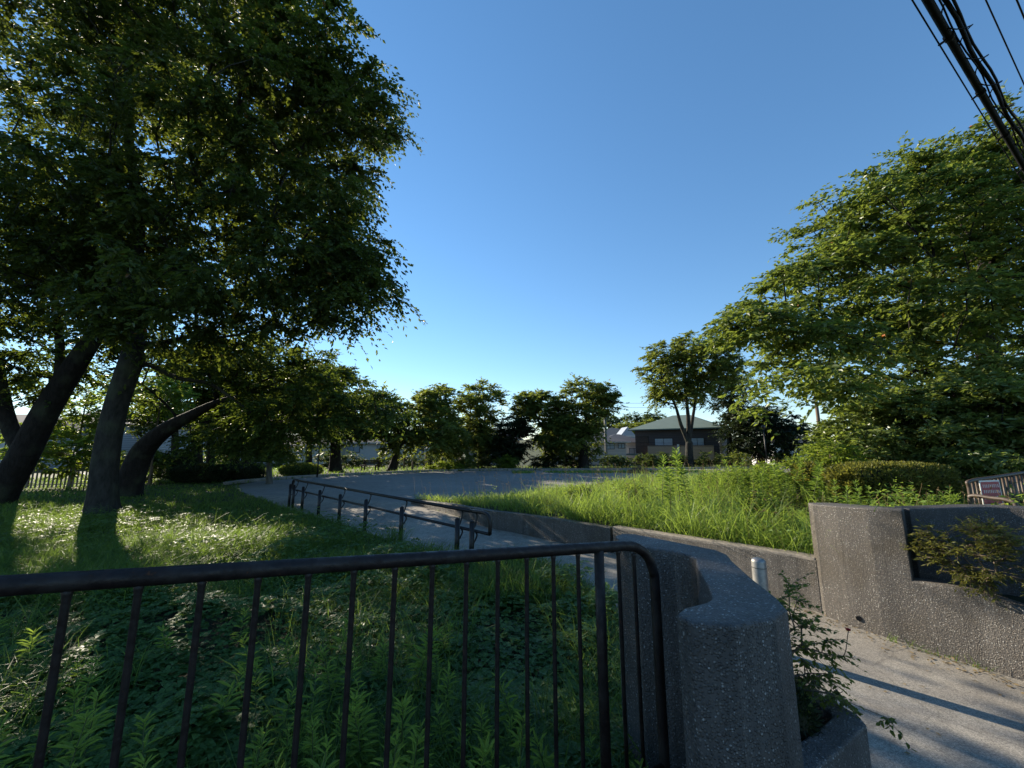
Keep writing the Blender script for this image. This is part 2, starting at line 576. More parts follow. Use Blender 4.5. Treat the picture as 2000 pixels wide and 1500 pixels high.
weather_path(M['path'])
M['plaza'] = ground_mat('grey_gravel', ((0.15, 0.14, 0.128), (0.2, 0.19, 0.172), (0.26, 0.245, 0.22)), 0.25, 3.0, 60.0, 0.5, 0.012)
M['soil'] = ground_mat('dark_soil', ((0.018, 0.022, 0.01), (0.03, 0.034, 0.016), (0.05, 0.048, 0.026)), 0.5, 6.0, 60.0, 0.6, 0.03)
M['far_ground'] = ground_mat('grassy_ground', ((0.035, 0.05, 0.018), (0.055, 0.07, 0.025), (0.08, 0.085, 0.035)), 0.2, 2.0, 30.0, 0.5, 0.03)
M['street'] = ground_mat('street_asphalt', ((0.04, 0.04, 0.04), (0.055, 0.054, 0.052), (0.075, 0.073, 0.07)), 0.7, 9.0, 230.0, 0.5, 0.005)
M['kerb'] = plain_mat('kerb_concrete', (0.24, 0.225, 0.2), 0.9, var=0.3, scale=8, bump=0.3)
M['cable'] = plain_mat('black_cable', (0.006, 0.006, 0.007), 0.7, var=0.2, scale=10, spec=0.2)
M['pole'] = plain_mat('pole_concrete', (0.22, 0.21, 0.2), 0.85, var=0.15, scale=4)
M['wood_pole'] = plain_mat('brown_pole', (0.13, 0.085, 0.055), 0.8, var=0.2, scale=6)
M['wood'] = plain_mat('weathered_wood', (0.17, 0.145, 0.115), 0.85, var=0.3, scale=12)
M['dark_wood'] = plain_mat('dark_wood', (0.035, 0.026, 0.02), 0.75, var=0.3, scale=9)
M['glass'] = plain_mat('window_glass', (0.03, 0.04, 0.05), 0.05, 0.0, 0.1, 2, spec=1.0)
M['curtain'] = plain_mat('pale_curtain', (0.3, 0.34, 0.37), 0.4, 0.0, 0.15, 3)
M['dark_frame'] = plain_mat('dark_window_frame', (0.02, 0.018, 0.017), 0.5)
M['white'] = plain_mat('white_paint', (0.72, 0.71, 0.68), 0.6, var=0.06)
M['off_white'] = plain_mat('off_white_plaster', (0.56, 0.54, 0.5), 0.85, var=0.08, scale=2)
M['pink_wall'] = line_mat('pale_pink_siding', (0.46, 0.41, 0.38), (0.34, 0.3, 0.28), 2, 2.6)
M['grey_wall'] = line_mat('pale_grey_siding', (0.42, 0.42, 0.42), (0.16, 0.16, 0.16), 2, 5.0, duty=0.2)
M['blue_wall'] = line_mat('pale_blue_siding', (0.24, 0.28, 0.34), (0.2, 0.23, 0.28), 2, 4.0)
M['brown_wall'] = line_mat('dark_brown_siding', (0.055, 0.045, 0.044), (0.03, 0.025, 0.025), 2, 4.5)
M['balcony'] = line_mat('tan_balcony_boards', (0.38, 0.26, 0.17), (0.2, 0.135, 0.09), 2, 5.5)
M['green_roof'] = line_mat('green_slate_roof', (0.12, 0.165, 0.14), (0.08, 0.12, 0.1), 2, 5.0)
M['slate'] = line_mat('dark_slate_roof', (0.07, 0.07, 0.08), (0.045, 0.045, 0.05), 2, 4.5)
M['grey_roof'] = line_mat('pale_grey_roof', (0.13, 0.12, 0.11), (0.1, 0.09, 0.08), 2, 4.0)
M['sign_red'] = plain_mat('faded_red_print', (0.34, 0.05, 0.07), 0.5, var=0.2, scale=20)
M['sign_green'] = plain_mat('grey_green_print', (0.3, 0.42, 0.38), 0.5, var=0.2, scale=20)
M['sign_white'] = plain_mat('sign_white', (0.7, 0.68, 0.66), 0.5)
M['dirt'] = ground_mat('brown_dirt', ((0.06, 0.04, 0.025), (0.11, 0.075, 0.045), (0.17, 0.12, 0.075)), 1.5, 8.0, 40.0, 0.8, 0.05)

# ------------------------------------------------------------------ ground, path, plaza, bank
def axis_coords(fine, step, far, grow=1.35):
    a = list(np.arange(-fine, fine + 1e-6, step))
    s, x = step, fine
    while x < far:
        s *= grow
        x += s
        a.append(x)
        a.insert(0, -x)
    return np.array(a)


def terrain(x, y):
    z = np.full(np.shape(x), GZ - 0.035)
    z = z + 0.05 * (vnoise(x, y, 3, 3.0) - 0.5) * ((x < -2) & (y > 2) & (y < 30))
    d = np.clip((y - 47.0) / 5.0, 0, 1)
    z = z - 2.6 * d * d * (3 - 2 * d)
    h = np.clip((y - 95.0) / 160.0, 0, 1)
    hill = 17.0 * h * h * (3 - 2 * h) * np.exp(-((x - 75.0) / 90.0) ** 2)
    return z + hill


gx = axis_coords(30, 0.75, 900)
gy = axis_coords(60, 0.75, 900)
X, Y_ = np.meshgrid(gx, gy)
Zt = terrain(X, Y_)
nx_, ny_ = len(gx), len(gy)
idx = np.arange(nx_ * ny_).reshape(ny_, nx_)
quads = np.stack([idx[:-1, :-1], idx[:-1, 1:], idx[1:, 1:], idx[1:, :-1]], -1).reshape(-1, 4)
ground = link('ground', np_mesh('ground', np.stack([X, Y_, Zt], -1).reshape(-1, 3), [quads], True), M['far_ground'])
tag(ground, kind='structure')


def sheet(name, poly, z, mat):
    """Flat triangulated sheet at height z."""
    bm = bmesh.new()
    vs = [bm.verts.new((p[0], p[1], z)) for p in poly]
    f = bm.faces.new(vs)
    if f.normal.z < 0:
        f.normal_flip()
    bmesh.ops.triangulate(bm, faces=bm.faces[:])
    bmesh.ops.recalc_face_normals(bm, faces=bm.faces[:])
    me = bpy.data.meshes.new(name)
    bm.to_mesh(me)
    bm.free()
    o = link(name, me, mat)
    tag(o, kind='structure')
    return o


PATH_LEFT = [(1.45, -5), (1.45, 2.4), (1.5, 3.9), (1.14, 5.23), (0.75, 6.2), (0.25, 6.75), (-0.6, 6.5), (-1.75, 7.65), (-2.9, 8.95), (-4.05, 10.1), (-5.35, 11.35), (-7.45, 13.25), (-9.5, 15.4), (-11.2, 17.0)]
PATH_RIGHT = [(-3.5, 14.3), (-1.73, 11.9), (-0.57, 10.05), (0.05, 9.46), (0.99, 8.47), (1.85, 7.65), (3.48, 5.26), (3.63, 4.9), (3.76, 4.44), (3.95, 4.11), (4.13, 3.84), (4.26, 3.59), (4.65, 2.6), (5.5, 1), (7, -5)]
PATH = PATH_LEFT + PATH_RIGHT
PLAZA = [(-7.0, 13.1), (-9.6, 15.5), (-12.1, 18.1), (-14.2, 20.6), (-14.6, 23.2), (-13.2, 26.0), (-10.0, 29.6), (-6.5, 32.6), (-2.0, 34.2), (5, 34.6), (12, 35.2), (20, 37.6), (30, 38.5), (34, 33), (30, 26), (20, 22), (12, 19), (4, 15), (0, 13.0), (-1.6, 11.9), (-3.4, 14.0)]
sheet('path', PATH, GZ + 0.006, M['path'])
sheet('plaza', PLAZA, GZ + 0.0, M['plaza'])
soil_poly = [(-40, 1.0), (-3.0, 0.2), (0.5, 2.2), (1.5, 2.5)] + PATH_LEFT[2:] + [(-13.6, 20.2), (-16, 24), (-40, 26)]
sheet('lawn_soil', soil_poly, GZ - 0.004, M['soil'])

# a joint cut across the path where the ramp meets the level part
mb = MB()
mb.box((-1.0, -0.012, 0), (1.9, 0.012, 0.004), Matrix.Translation((-0.05, 7.35, GZ + 0.006)) @ Matrix.Rotation(R(24), 4, 'Z'))
j = mb.build('path_joint', M['street'])
tag(j, kind='structure')

# the street where one stands, a step higher than the path
mb = MB()
mb.prism([(-7.0, -2.35), (0.62, 2.03), (0.60, 1.5), (1.0, 1.3), (1.35, 0.6), (1.42, -5), (-7, -5)], GZ - 0.05, -1.48)
tag(mb.build('street', M['street']), kind='structure')


def offset_line(pts, d):
    p = np.asarray(pts, float)[:, :2]
    t = unit(np.gradient(p, axis=0))
    n = np.stack([-t[:, 1], t[:, 0]], -1)
    return p + n * d


def wall_strip(name, line, tops, thick, mat, z0, parent=None, bevel=0.012, sub=5):
    """Upright wall along a curved line, its far side `thick` to the right of the line's direction."""
    l3 = smooth_path([(p[0], p[1], t) for p, t in zip(line, tops)], sub)
    out = offset_line(l3, -thick)
    n = len(l3)
    v, f = [], []
    for i in range(n):
        v += [(l3[i][0], l3[i][1], z0), (l3[i][0], l3[i][1], l3[i][2]), (out[i][0], out[i][1], l3[i][2]), (out[i][0], out[i][1], z0)]
    for i in range(n - 1):
        a, b = 4 * i, 4 * i + 4
        f += [(a, a + 1, b + 1, b), (a + 1, a + 2, b + 2, b + 1), (a + 2, a + 3, b + 3, b + 2)]
    f += [(0, 3, 2, 1), (4 * n - 4, 4 * n - 3, 4 * n - 2, 4 * n - 1)]
    mb = MB()
    mb.add(v, f)
    return mb.build(name, mat, parent, bevel=bevel)


# low retaining wall: far length and near length
wl = empty('retaining_wall', (-0.6, 10.0, GZ), 'low curved retaining wall below the grass, far length fading into the plaza', 'wall')
wall_strip('wall_body', [(1.80, 7.60), (0.94, 8.42), (0.0, 9.41), (-0.62, 10.0), (-1.78, 11.86), (-3.5, 14.1)], [-1.452, -1.445, -1.475, -1.50, -1.61, -1.76], 0.17, M['agg'], GZ - 0.2, wl)
wl2 = empty('retaining_wall', (2.7, 6.3, GZ), 'low retaining wall with pale top edge, near length behind the steel bollard', 'wall')
wall_strip('wall_body', [(3.60, 4.93), (3.43, 5.24), (2.72, 6.32), (1.98, 7.37), (1.84, 7.56)], [-1.31, -1.325, -1.385, -1.435, -1.44], 0.15, M['agg'], GZ - 0.2, wl2)
wall_strip('coping', [(3.595, 4.945), (3.425, 5.25), (2.715, 6.33), (1.975, 7.38), (1.84, 7.555)], [-1.285, -1.30, -1.36, -1.412, -1.418], 0.19, M['agg_cap'], -1.46, wl2, 0.015)
for o in (wl, wl2):
    for ch in o.children:
        ch.matrix_parent_inverse = Matrix.Translation(-Vector(o.location))

# tall wall on the right with a planter let into it
tw = empty('planter_wall', (3.9, 4.2, GZ), 'tall washed concrete wall with a planter recess, right of the path', 'wall')
mb = MB()
mb.prism([(3.58, 4.86), (3.66, 4.62), (3.78, 4.36), (3.93, 4.12), (4.12, 4.3), (3.86, 4.97), (3.62, 5.0)], GZ - 0.2, [-0.66, -0.65, -0.635, -0.62, -0.62, -0.655, -0.66])
mb.build('wall_body', M['agg'], tw, bevel=0.012)
wall_strip('ledge', [(4.75, 2.2), (4.55, 2.75), (4.34, 3.28), (4.19, 3.62), (4.07, 3.86), (3.943, 4.09), (3.86, 4.235)], [-1.62, -1.48, -1.36, -1.29, -1.26, -1.275, -1.29], 0.16, M['agg'], GZ - 0.2, tw, 0.025)
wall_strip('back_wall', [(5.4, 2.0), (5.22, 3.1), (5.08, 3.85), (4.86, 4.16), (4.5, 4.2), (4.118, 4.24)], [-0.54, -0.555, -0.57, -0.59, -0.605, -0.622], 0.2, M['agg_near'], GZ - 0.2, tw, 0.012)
mb = MB()
mb.prism([(4.06, 4.15), (4.5, 4.19), (4.86, 4.15), (5.07, 3.85), (5.2, 3.1), (5.35, 2.2), (4.9, 2.2), (4.7, 2.8), (4.48, 3.3), (4.3, 3.7)], -1.7, -1.42)
mb.build('planter_soil', M['soil'], tw)
mb = MB()
ang = np.linspace(0, 2 * np.pi, 14, endpoint=False)
hn = unit(np.array([-0.87, -0.49, 0.0]))
hu = np.array([hn[1], -hn[0], 0.0])
hc = np.array([3.695, 4.545, -1.79]) + hn * 0.004
ring = [hc + hu * math.cos(a) * 0.028 + np.array([0, 0, 1.0]) * math.sin(a) * 0.028 for a in ang]
ring2 = [hc + hn * 0.01 + hu * math.cos(a) * 0.022 + np.array([0, 0, 1.0]) * math.sin(a) * 0.022 for a in ang]
mb.add(ring + ring2, [tuple(range(14))] + [(i, (i + 1) % 14, 14 + (i + 1) % 14, 14 + i) for i in range(14)])
mb.build('drain_hole', M['dark_frame'], tw)
for ch in tw.children:
    ch.matrix_parent_inverse = Matrix.Translation(-Vector(tw.location))

# bank of tall grass behind the retaining walls
NEAR = smooth_path([(-3.40, 14.15, -1.78), (-1.62, 11.97, -1.64), (-0.48, 10.14, -1.53), (0.14, 9.53, -1.51), (1.07, 8.54, -1.48), (1.95, 7.68, -1.46), (2.85, 6.42, -1.42), (3.60, 5.22, -1.37), (3.80, 5.02, -1.2), (4.25, 4.5, -1.0), (4.95, 4.42, -1.0), (5.6, 4.2, -1.0), (7.5, 3.4, -1.0)], 6)
FAR = smooth_path([(-3.35, 14.35, -1.92), (-0.5, 13.3, -1.92), (4, 15.6, -1.9), (9, 18.6, -1.8), (14, 21.5, -1.75), (22, 24, -1.7), (32, 22, -1.6)], 10)


def resample(p, n):
    d = np.r_[0, np.cumsum(np.linalg.norm(np.diff(p[:, :2], axis=0), axis=1))]
    t = np.linspace(0, d[-1], n)
    return np.stack([np.interp(t, d, p[:, k]) for k in range(3)], -1)


NB, MBK = 70, 26
na, fa = resample(NEAR, NB), resample(FAR, NB)
jj = np.linspace(0, 1, MBK) ** 1.4
bank_pts = na[:, None, :] * (1 - jj)[None, :, None] + fa[:, None, :] * jj[None, :, None]
k = (jj ** 1.2)[None, :]
bank_pts[:, :, 2] = na[:, 2:3] * (1 - k) + fa[:, 2:3] * k + (0.12 + 0.24 * np.clip((bank_pts[:, :, 0] - 1.0) / 4.0, 0, 1) * np.clip((bank_pts[:, :, 1] - 6.5) / 2.5, 0, 1)) * np.sin(np.pi * jj ** 0.8)[None, :] + 0.12 * (vnoise(bank_pts[:, :, 0], bank_pts[:, :, 1], 5, 1.6) - 0.5) * np.minimum(1, jj * 6)[None, :]
bi = np.arange(NB * MBK).reshape(NB, MBK)
bq = np.stack([bi[:-1, :-1], bi[:-1, 1:], bi[1:, 1:], bi[1:, :-1]], -1).reshape(-1, 4)
bank = link('grass_bank', np_mesh('grass_bank', bank_pts.reshape(-1, 3), [bq], True), M['soil'])
tag(bank, kind='structure')
bv = bank_pts.reshape(-1, 3)


def bank_samples(n, rng, power=1.0):
    """Points spread over the bank; nearer to the eye more of them (density ~ depth**-power)."""
    a, b, c, d = bv[bq[:, 0]], bv[bq[:, 1]], bv[bq[:, 2]], bv[bq[:, 3]]
    area = np.linalg.norm(np.cross(c - a, d - b), axis=1)
    cen = (a + b + c + d) / 4
    dist = np.linalg.norm(cen, axis=1)
    vis = (np.abs(cen[:, 0]) < cen[:, 1] * 1.55 + 0.5)
    w = area * dist ** (-power) * vis
    q = rng.choice(len(bq), n, p=w / w.sum())
    u, v = rng.random(n)[:, None], rng.random(n)[:, None]
    return (a[q] * (1 - u) + b[q] * u) * (1 - v) + (d[q] * (1 - u) + c[q] * u) * v


# kerb round the far side of the plaza and a low planted edge behind it
kl = [(-14.9, 21.2), (-15.0, 23.4), (-13.5, 26.4), (-10.2, 30.1), (-6.7, 33.1), (-2.0, 34.75), (5, 35.1), (12, 35.7), (20, 38.1), (30, 39.0)]
ko = wall_strip('kerb', kl[::-1], [GZ + 0.14] * len(kl), 0.22, M['kerb'], GZ - 0.2, None, 0.02, 4)
tag(ko, kind='structure')


# ------------------------------------------------------------------ vegetation builders
def leaf_quads(pos, d, nrm, L, W, rnd, fold=0.15, two=False, tri=False):
    """Leaf faces: base at pos, pointing along d, facing nrm. One folded diamond each, or a fuller two-quad leaf."""
    n = len(pos)
    d = unit(d)
    s = unit(np.cross(d, nrm))
    up = np.cross(s, d)
    L = np.broadcast_to(L, (n,))[:, None]
    W = np.broadcast_to(W, (n,))[:, None]
    if two:
        v = np.stack([pos, pos + d * L * 0.3 - s * W * 0.5 + up * W * fold, pos + d * L * 0.68 - s * W * 0.36 + up * W * fold * 0.7, pos + d * L - up * L * 0.12,
                      pos + d * L * 0.68 + s * W * 0.36 + up * W * fold * 0.7, pos + d * L * 0.3 + s * W * 0.5 + up * W * fold], 1)
        i = np.arange(n)[:, None] * 6
        f = np.concatenate([i + np.array([[0, 3, 2, 1]]), i + np.array([[0, 5, 4, 3]])])
        return v.reshape(-1, 3), f, np.repeat(rnd, 6)
    if tri:
        v = np.stack([pos - s * W * 0.55, pos + s * W * 0.55, pos + d * L * 1.15], 1)
        i = np.arange(n)[:, None] * 3
        return v.reshape(-1, 3), i + np.array([[0, 1, 2]]), np.repeat(rnd, 3)
    v = np.stack([pos, pos + d * L * 0.42 - s * W * 0.5 + up * W * fold, pos + d * L, pos + d * L * 0.42 + s * W * 0.5 + up * W * fold], 1)
    i = np.arange(n)[:, None] * 4
    return v.reshape(-1, 3), i + np.array([[0, 1, 2, 3]]), np.repeat(rnd, 4)


def rand_dirs(n, rng, flat=1.0, lift=0.0):
    a = rng.random(n) * 2 * np.pi
    z = rng.normal(0, 0.5, n) * flat + lift
    return unit(np.stack([np.cos(a), np.sin(a), z], -1))


def spray_leaves(centers, cr, rng, twigs=9, per=14, L=0.09, W=0.045, droop=0.35, flat=0.7, outward=None, tilt=0.55):
    """Leafy sprays: every cluster sends out bent twigs with leaves set along them. Returns leaf arrays and twig lines."""
    nC = len(centers)
    cr = np.broadcast_to(cr, (nC,))
    T = nC * twigs
    ci = np.repeat(np.arange(nC), twigs)
    td = rand_dirs(T, rng, flat, 0.05)
    if outward is not None:
        td = unit(td + outward[ci] * 0.55)
    tl = cr[ci] * rng.uniform(0.45, 1.25, T)
    st = centers[ci] + rand_dirs(T, rng) * (cr[ci] * 0.22 * rng.random(T))[:, None]
    n = T * per
    ti = np.repeat(np.arange(T), per)
    t = (np.tile((np.arange(per) + 0.5) / per, T) + rng.normal(0, 0.05, n)).clip(0.05, 1.05)
    drp = droop * rng.uniform(0.4, 1.4, T)
    pos = st[ti] + td[ti] * (t * tl[ti])[:, None]
    pos[:, 2] -= drp[ti] * tl[ti] * t * t
    side = unit(np.cross(td[ti], np.array([0, 0, 1.0]))) * np.where(rng.random(n) < 0.5, 1, -1)[:, None]
    ld = unit(td[ti] * 0.75 + side * 0.8 + rng.normal(0, 0.3, (n, 3)) + np.array([0, 0, -0.45 * (0.4 + droop)]))
    nr = unit(np.array([0, 0, 1.0]) + rng.normal(0, tilt, (n, 3)))
    rnd = (0.5 * rng.random(n) + 0.5 * rng.random(nC)[ci][ti]).clip(0, 1)
    lone = rng.random(n) < 0.004
    rnd = np.where(lone, 1.0, rnd * 0.97)
    Ls = L * rng.uniform(0.65, 1.25, n)
    return pos, ld, nr, Ls, Ls * (W / L), rnd, (st, td, tl, drp)


def scatter_ellipsoids(ells, n, rng, shell=0.42, sep=0.0):
    """n points in a union of ellipsoids (center, radii, weight), denser towards their outsides."""
    w = np.array([e[2] for e in ells], float)
    w /= w.sum()
    out, tries = [], 0
    oc = []
    while len(out) < n and tries < n * 40:
        tries += 1
        e = ells[rng.choice(len(ells), p=w)]
        d = unit(rng.normal(0, 1, 3))
        r = rng.random() ** shell
        p = np.asarray(e[0]) + d * r * np.asarray(e[1])
        if sep and oc and min((p - q) @ (p - q) for q in oc[-120:]) < sep * sep:
            continue
        out.append(p)
        oc.append(p)
    return np.array(out)


def grow_skeleton(roots, centers, rng, seg=0.5, kp=0.3, sag=0.05, wob=0.06):
    """roots: list of (points, radii, parent polyline index or None). Joins every cluster centre to the nearest wood, inside out."""
    P, par, R0 = [], [], []
    for pts, rad, attach in roots:
        pts = np.asarray(pts, float)
        start = len(P)
        for i, p in enumerate(pts):
            if i == 0:
                par.append(-1 if attach is None else int(np.argmin(np.linalg.norm(np.array(P) - p, axis=1))))
            else:
                par.append(len(P) - 1)
            P.append(p)
            R0.append(rad[i])
    nfix = len(P)
    plen = [0.0] * nfix
    for i in range(1, nfix):
        if par[i] >= 0:
            plen[i] = plen[par[i]] + np.linalg.norm(P[i] - P[par[i]])
    hub = np.array(P[min(len(P) - 1, len(roots[0][0]) - 1)])
    order = np.argsort(np.linalg.norm(centers - hub, axis=1))
    zmin = roots[0][0][0][2] + (hub[2] - roots[0][0][0][2]) * 0.55
    cap = nfix + int(sum(max(2, np.linalg.norm(c - hub) / seg) for c in centers)) + 10
    A = np.zeros((cap, 3))
    A[:nfix] = np.array(P)
    L = np.zeros(cap)
    L[:nfix] = plen
    ok = np.zeros(cap, bool)
    ok[:nfix] = A[:nfix, 2] >= zmin
    n = nfix
    par = par + [0] * (cap - nfix)
    tips = []
    for ci in order:
        c = centers[ci]
        dv = c - A[:n]
        d = np.linalg.norm(dv, axis=1)
        cost = d + kp * L[:n] + np.where(ok[:n], 0, 1e6) + np.where(dv[:, 2] < -0.3 * d, d * 0.5, 0)
        b = int(np.argmin(cost))
        k = max(1, int(d[b] / seg))
        prev = b
        s = A[b].copy()
        perp = rng.normal(0, 1, 3) * wob * d[b]
        for q in range(1, k + 1):
            if n >= cap - 1:
                break
            t = q / k
            p = s + (c - s) * t + perp * math.sin(math.pi * t) + np.array([0, 0, sag * d[b] * math.sin(math.pi * t)])
            A[n] = p
            par[n] = prev
            L[n] = L[prev] + np.linalg.norm(p - A[prev])
            ok[n] = True
            prev = n
            n += 1
        tips.append(prev)
    return A[:n], np.array(par[:n]), np.array(R0), tips, nfix


def skeleton_mesh(A, par, R0, tips, nfix, r_tip=0.012, gamma=2.3, rmax=None):
    n = len(A)
    cnt = np.zeros(n)
    for t in tips:
        cnt[t] += 1
    for i in range(n - 1, 0, -1):
        if par[i] >= 0:
            cnt[par[i]] += cnt[i]
    rad = r_tip * np.maximum(cnt, 1) ** (1 / gamma)
    rad[:nfix] = R0
    for i in range(nfix, n):
        if rad[i] > rad[par[i]] * 0.85:
            rad[i] = rad[par[i]] * 0.85
    kids = [[] for _ in range(n)]
    for i in range(1, n):
        if par[i] >= 0:
            kids[par[i]].append(i)
    V, Q, off = [], [], 0
    starts = [(None, 0)]
    while starts:
        p, i = starts.pop()
        chain, rr = ([A[p]], [min(rad[p] * 0.9, rad[i] * 1.25)]) if p is not None else ([], [])
        while True:
            chain.append(A[i])
            rr.append(rad[i])
            ks = kids[i]
            if not ks:
                break
            ks = sorted(ks, key=lambda q: -((1e6 if q < nfix and q == i + 1 else 0) + rad[q]))
            for q in ks[1:]:
                starts.append((i, q))
            i = ks[0]
        if len(chain) < 2:
            continue
        m = max(rr)
        sides = 14 if m > 0.2 else 8 if m > 0.06 else 5 if m > 0.02 else 3
        v, q = tube_arrays(chain, rr, sides)
        V.append(v)
        Q.append(q + off)
        off += len(v)
    return np.concatenate(V), np.concatenate(Q)


def twig_mesh(tw, r):
    """Thin three-sided twigs for the sprays."""
    st, td, tl, drp = tw
    n = len(st)
    ts = np.array([0.0, 0.5, 1.0])
    pts = st[:, None, :] + td[:, None, :] * (ts[None, :] * tl[:, None])[:, :, None]
    pts[:, :, 2] -= (drp * tl)[:, None] * ts[None, :] ** 2
    u = unit(np.cross(td, np.array([0.31, 0.17, 0.93])))
    w = np.cross(td, u)
    rr = r * np.array([1.0, 0.7, 0.25])
    V = []
    for a in (0, 2.094, 4.189):
        V.append(pts + rr[None, :, None] * (math.cos(a) * u + math.sin(a) * w)[:, None, :])
    V = np.stack(V, 2).reshape(-1, 3)          # n,3,3
    i = np.arange(n)[:, None, None] * 9
    s = np.array([0, 3])[None, :, None]
    j = np.arange(3)[None, None, :]
    j2 = (j + 1) % 3
    q = np.stack([i + s + j, i + s + j2, i + s + 3 + j2, i + s + 3 + j], -1).reshape(-1, 4)
    return V, q


def flare(pts, rads, amt=1.45, h=0.5):
    """Root flare: widen the lowest part."""
    z0 = pts[0][2]
    return np.array([r * (1 + (amt - 1) * math.exp(-(p[2] - z0) / h * 2)) for p, r in zip(pts, rads)])


def tree(name, label, cat, trunk, tr, ells, n_cl, cr, twigs, per, L, W, leaf, bark, seed, limbs=(), droop=0.35, shell=0.42, flat=0.7,
         group=None, seg=0.5, kp=0.3, twig_r=0.006, r_tip=0.012, holes=(), part_names=('trunk', 'crown'), sep=0.0, spray_twigs=True, outward=True, centers=None, two=False, tilt=0.55, base_flare=1.4, tri=False):
    rng = np.random.default_rng(seed)
    tp = smooth_path(trunk, 6)
    rr = np.interp(np.linspace(0, 1, len(tp)), np.linspace(0, 1, len(tr)), tr)
    rr = flare(tp, rr, base_flare)
    roots = [(tp, rr, None)]
    for lp, lr in limbs:
        q = smooth_path(lp, 5)
        roots.append((q, np.interp(np.linspace(0, 1, len(q)), [0, 1], lr), True))
    C = scatter_ellipsoids(ells, n_cl, rng, shell, sep) if centers is None else np.asarray(centers)
    for (hp, hd, hr) in holes:                     # gaps in the crown along a line of sight to the sun
        dv = C - np.asarray(hp)
        tt = dv @ np.asarray(hd)
        dd = np.linalg.norm(dv - tt[:, None] * np.asarray(hd), axis=1)
        C = C[~((tt > 0) & (dd < hr))]
    A, par, R0, tips, nfix = grow_skeleton(roots, C, rng, seg, kp)
    V, Q = skeleton_mesh(A, par, R0, tips, nfix, r_tip)
    base = np.asarray(trunk[0], float)
    ctr = np.mean(C, 0)
    out = unit(C - ctr) if outward else None
    crs = cr * rng.uniform(0.7, 1.3, len(C))
    pos, ld, nr, Ls, Ws, rnd, tw = spray_leaves(C, crs, rng, twigs, per, L, W, droop, flat, out, tilt)
    root = empty(name, base, label, cat, group)
    if spray_twigs:
        v2, q2 = twig_mesh([a_[::3] for a_ in tw] if len(C) > 150 else tw, twig_r)
        Q = np.concatenate([Q, q2 + len(V)])
        V = np.concatenate([V, v2])
    link(part_names[0], np_mesh(part_names[0], V - base, [Q], True), bark, root)
    v, f, r = leaf_quads(pos - base, ld, nr, Ls, Ws, rnd, two=two, tri=tri)
    link(part_names[1], np_mesh(part_names[1], v, [f], False, r), leaf, root)
    return root


def EL(px, py, Y, rx, rz, ry, w=None):
    """Crown volume measured at photo position, radii rx and rz in photo pixels, ry metres in depth."""
    p = at(px, py, Y)
    s = mpp(p)
    r = np.array([rx * s, ry, rz * s])
    return (p, r, w if w else (r[0] * r[1] * r[2]) ** 0.7)


def grass_mesh(pos, h, w, rng, lean=0.35, bend=0.6, wind=None, segs=3):
    """Tapering bent blades rooted at pos."""
    n = len(pos)
    a = rng.random(n) * 2 * np.pi
    hd = np.stack([np.cos(a), np.sin(a), np.zeros(n)], -1)
    if wind is not None:
        hd = unit(hd + np.asarray(wind))
    ln = np.abs(rng.normal(0, lean, n))
    bd = np.abs(rng.normal(bend, bend * 0.5, n))
    fw = rng.random(n) * 2 * np.pi
    side = np.stack([np.cos(fw), np.sin(fw), np.zeros(n)], -1)
    side = unit(side - hd * (side * hd).sum(1)[:, None] * 0.5)
    V = []
    for k in range(segs + 1):
        t = k / segs
        c = pos + np.array([0, 0, 1.0]) * (h * t * (1 - 0.38 * bd * t * t))[:, None] + hd * (h * (ln * t + bd * t * t * 0.75))[:, None]
        if k < segs:
            ww = (w * (1 - 0.25 * t) * (0.5 if False else 1))[:, None] * 0.5
            V += [c - side * ww, c + side * ww]
        else:
            V.append(c)
    V = np.stack(V, 1)
    m = 2 * segs + 1
    i = np.arange(n)[:, None] * m
    fq = [i + np.array([[2 * k, 2 * k + 1, 2 * k + 3, 2 * k + 2]]) for k in range(segs - 1)]
    ft = i + np.array([[2 * segs - 2, 2 * segs - 1, 2 * segs]])
    rnd = np.repeat(rng.random(n) * 0.97 + (rng.random(n) < 0.05) * 0.03, m)
    faces = ([np.concatenate(fq)] if fq else []) + [ft]
    return V.reshape(-1, 3), faces, rnd

# ------------------------------------------------------------------ fixed things near the street
FD = unit(np.array([1.58, 0.91, -0.13]))
FP0 = np.array([-1.2, 0.99, -0.32])


def fp(t, dz=0.0):
    return FP0 + np.array([1.58, 0.91, -0.13]) * t + np.array([0, 0, dz])


fence = empty('street_fence', (0.0, 1.65, -1.48), 'dark brown steel railing with round top rail standing at the street edge', 'fence')
finv = Matrix.Translation(-Vector(fence.location))
bend = [fp(1.10), fp(1.135, -0.008), fp(1.165, -0.03), fp(1.19, -0.07), fp(1.204, -0.13), fp(1.208, -0.2), fp(1.208, -0.6), fp(1.208, -1.1)]
mb = MB()
mb.tube(np.vstack([[fp(t) for t in np.linspace(-0.45, 1.07, 10)], smooth_path(bend, 4)]), 0.0235, 18)
mb.build('top_rail', M['fence_paint'], fence, smooth=True).matrix_parent_inverse = finv
mb = MB()
mb.tube([fp(t, -0.98) for t in np.linspace(-0.45, 1.2, 6)], 0.018, 12)
mb.build('bottom_rail', M['fence_paint'], fence, smooth=True).matrix_parent_inverse = finv
bar_ts = [0.136 + 0.0735 * k for k in range(-7, 12)] + [1.078, 1.133]
mb = MB()
mb.tube([(0, 0, -0.98), (0, 0, -0.5), (0, 0, -0.045), (0, 0, -0.03), (0, 0, -0.018)], [0.0088, 0.0088, 0.0088, 0.0105, 0.0135], 10)
bar_me = mb.mesh('bar', True)
for t in bar_ts:
    o = link('bar', bar_me, M['fence_paint'], fence)
    o.matrix_parent_inverse = finv
    o.location = fp(t, -0.02 if t > 1.12 else 0)
mb = MB()
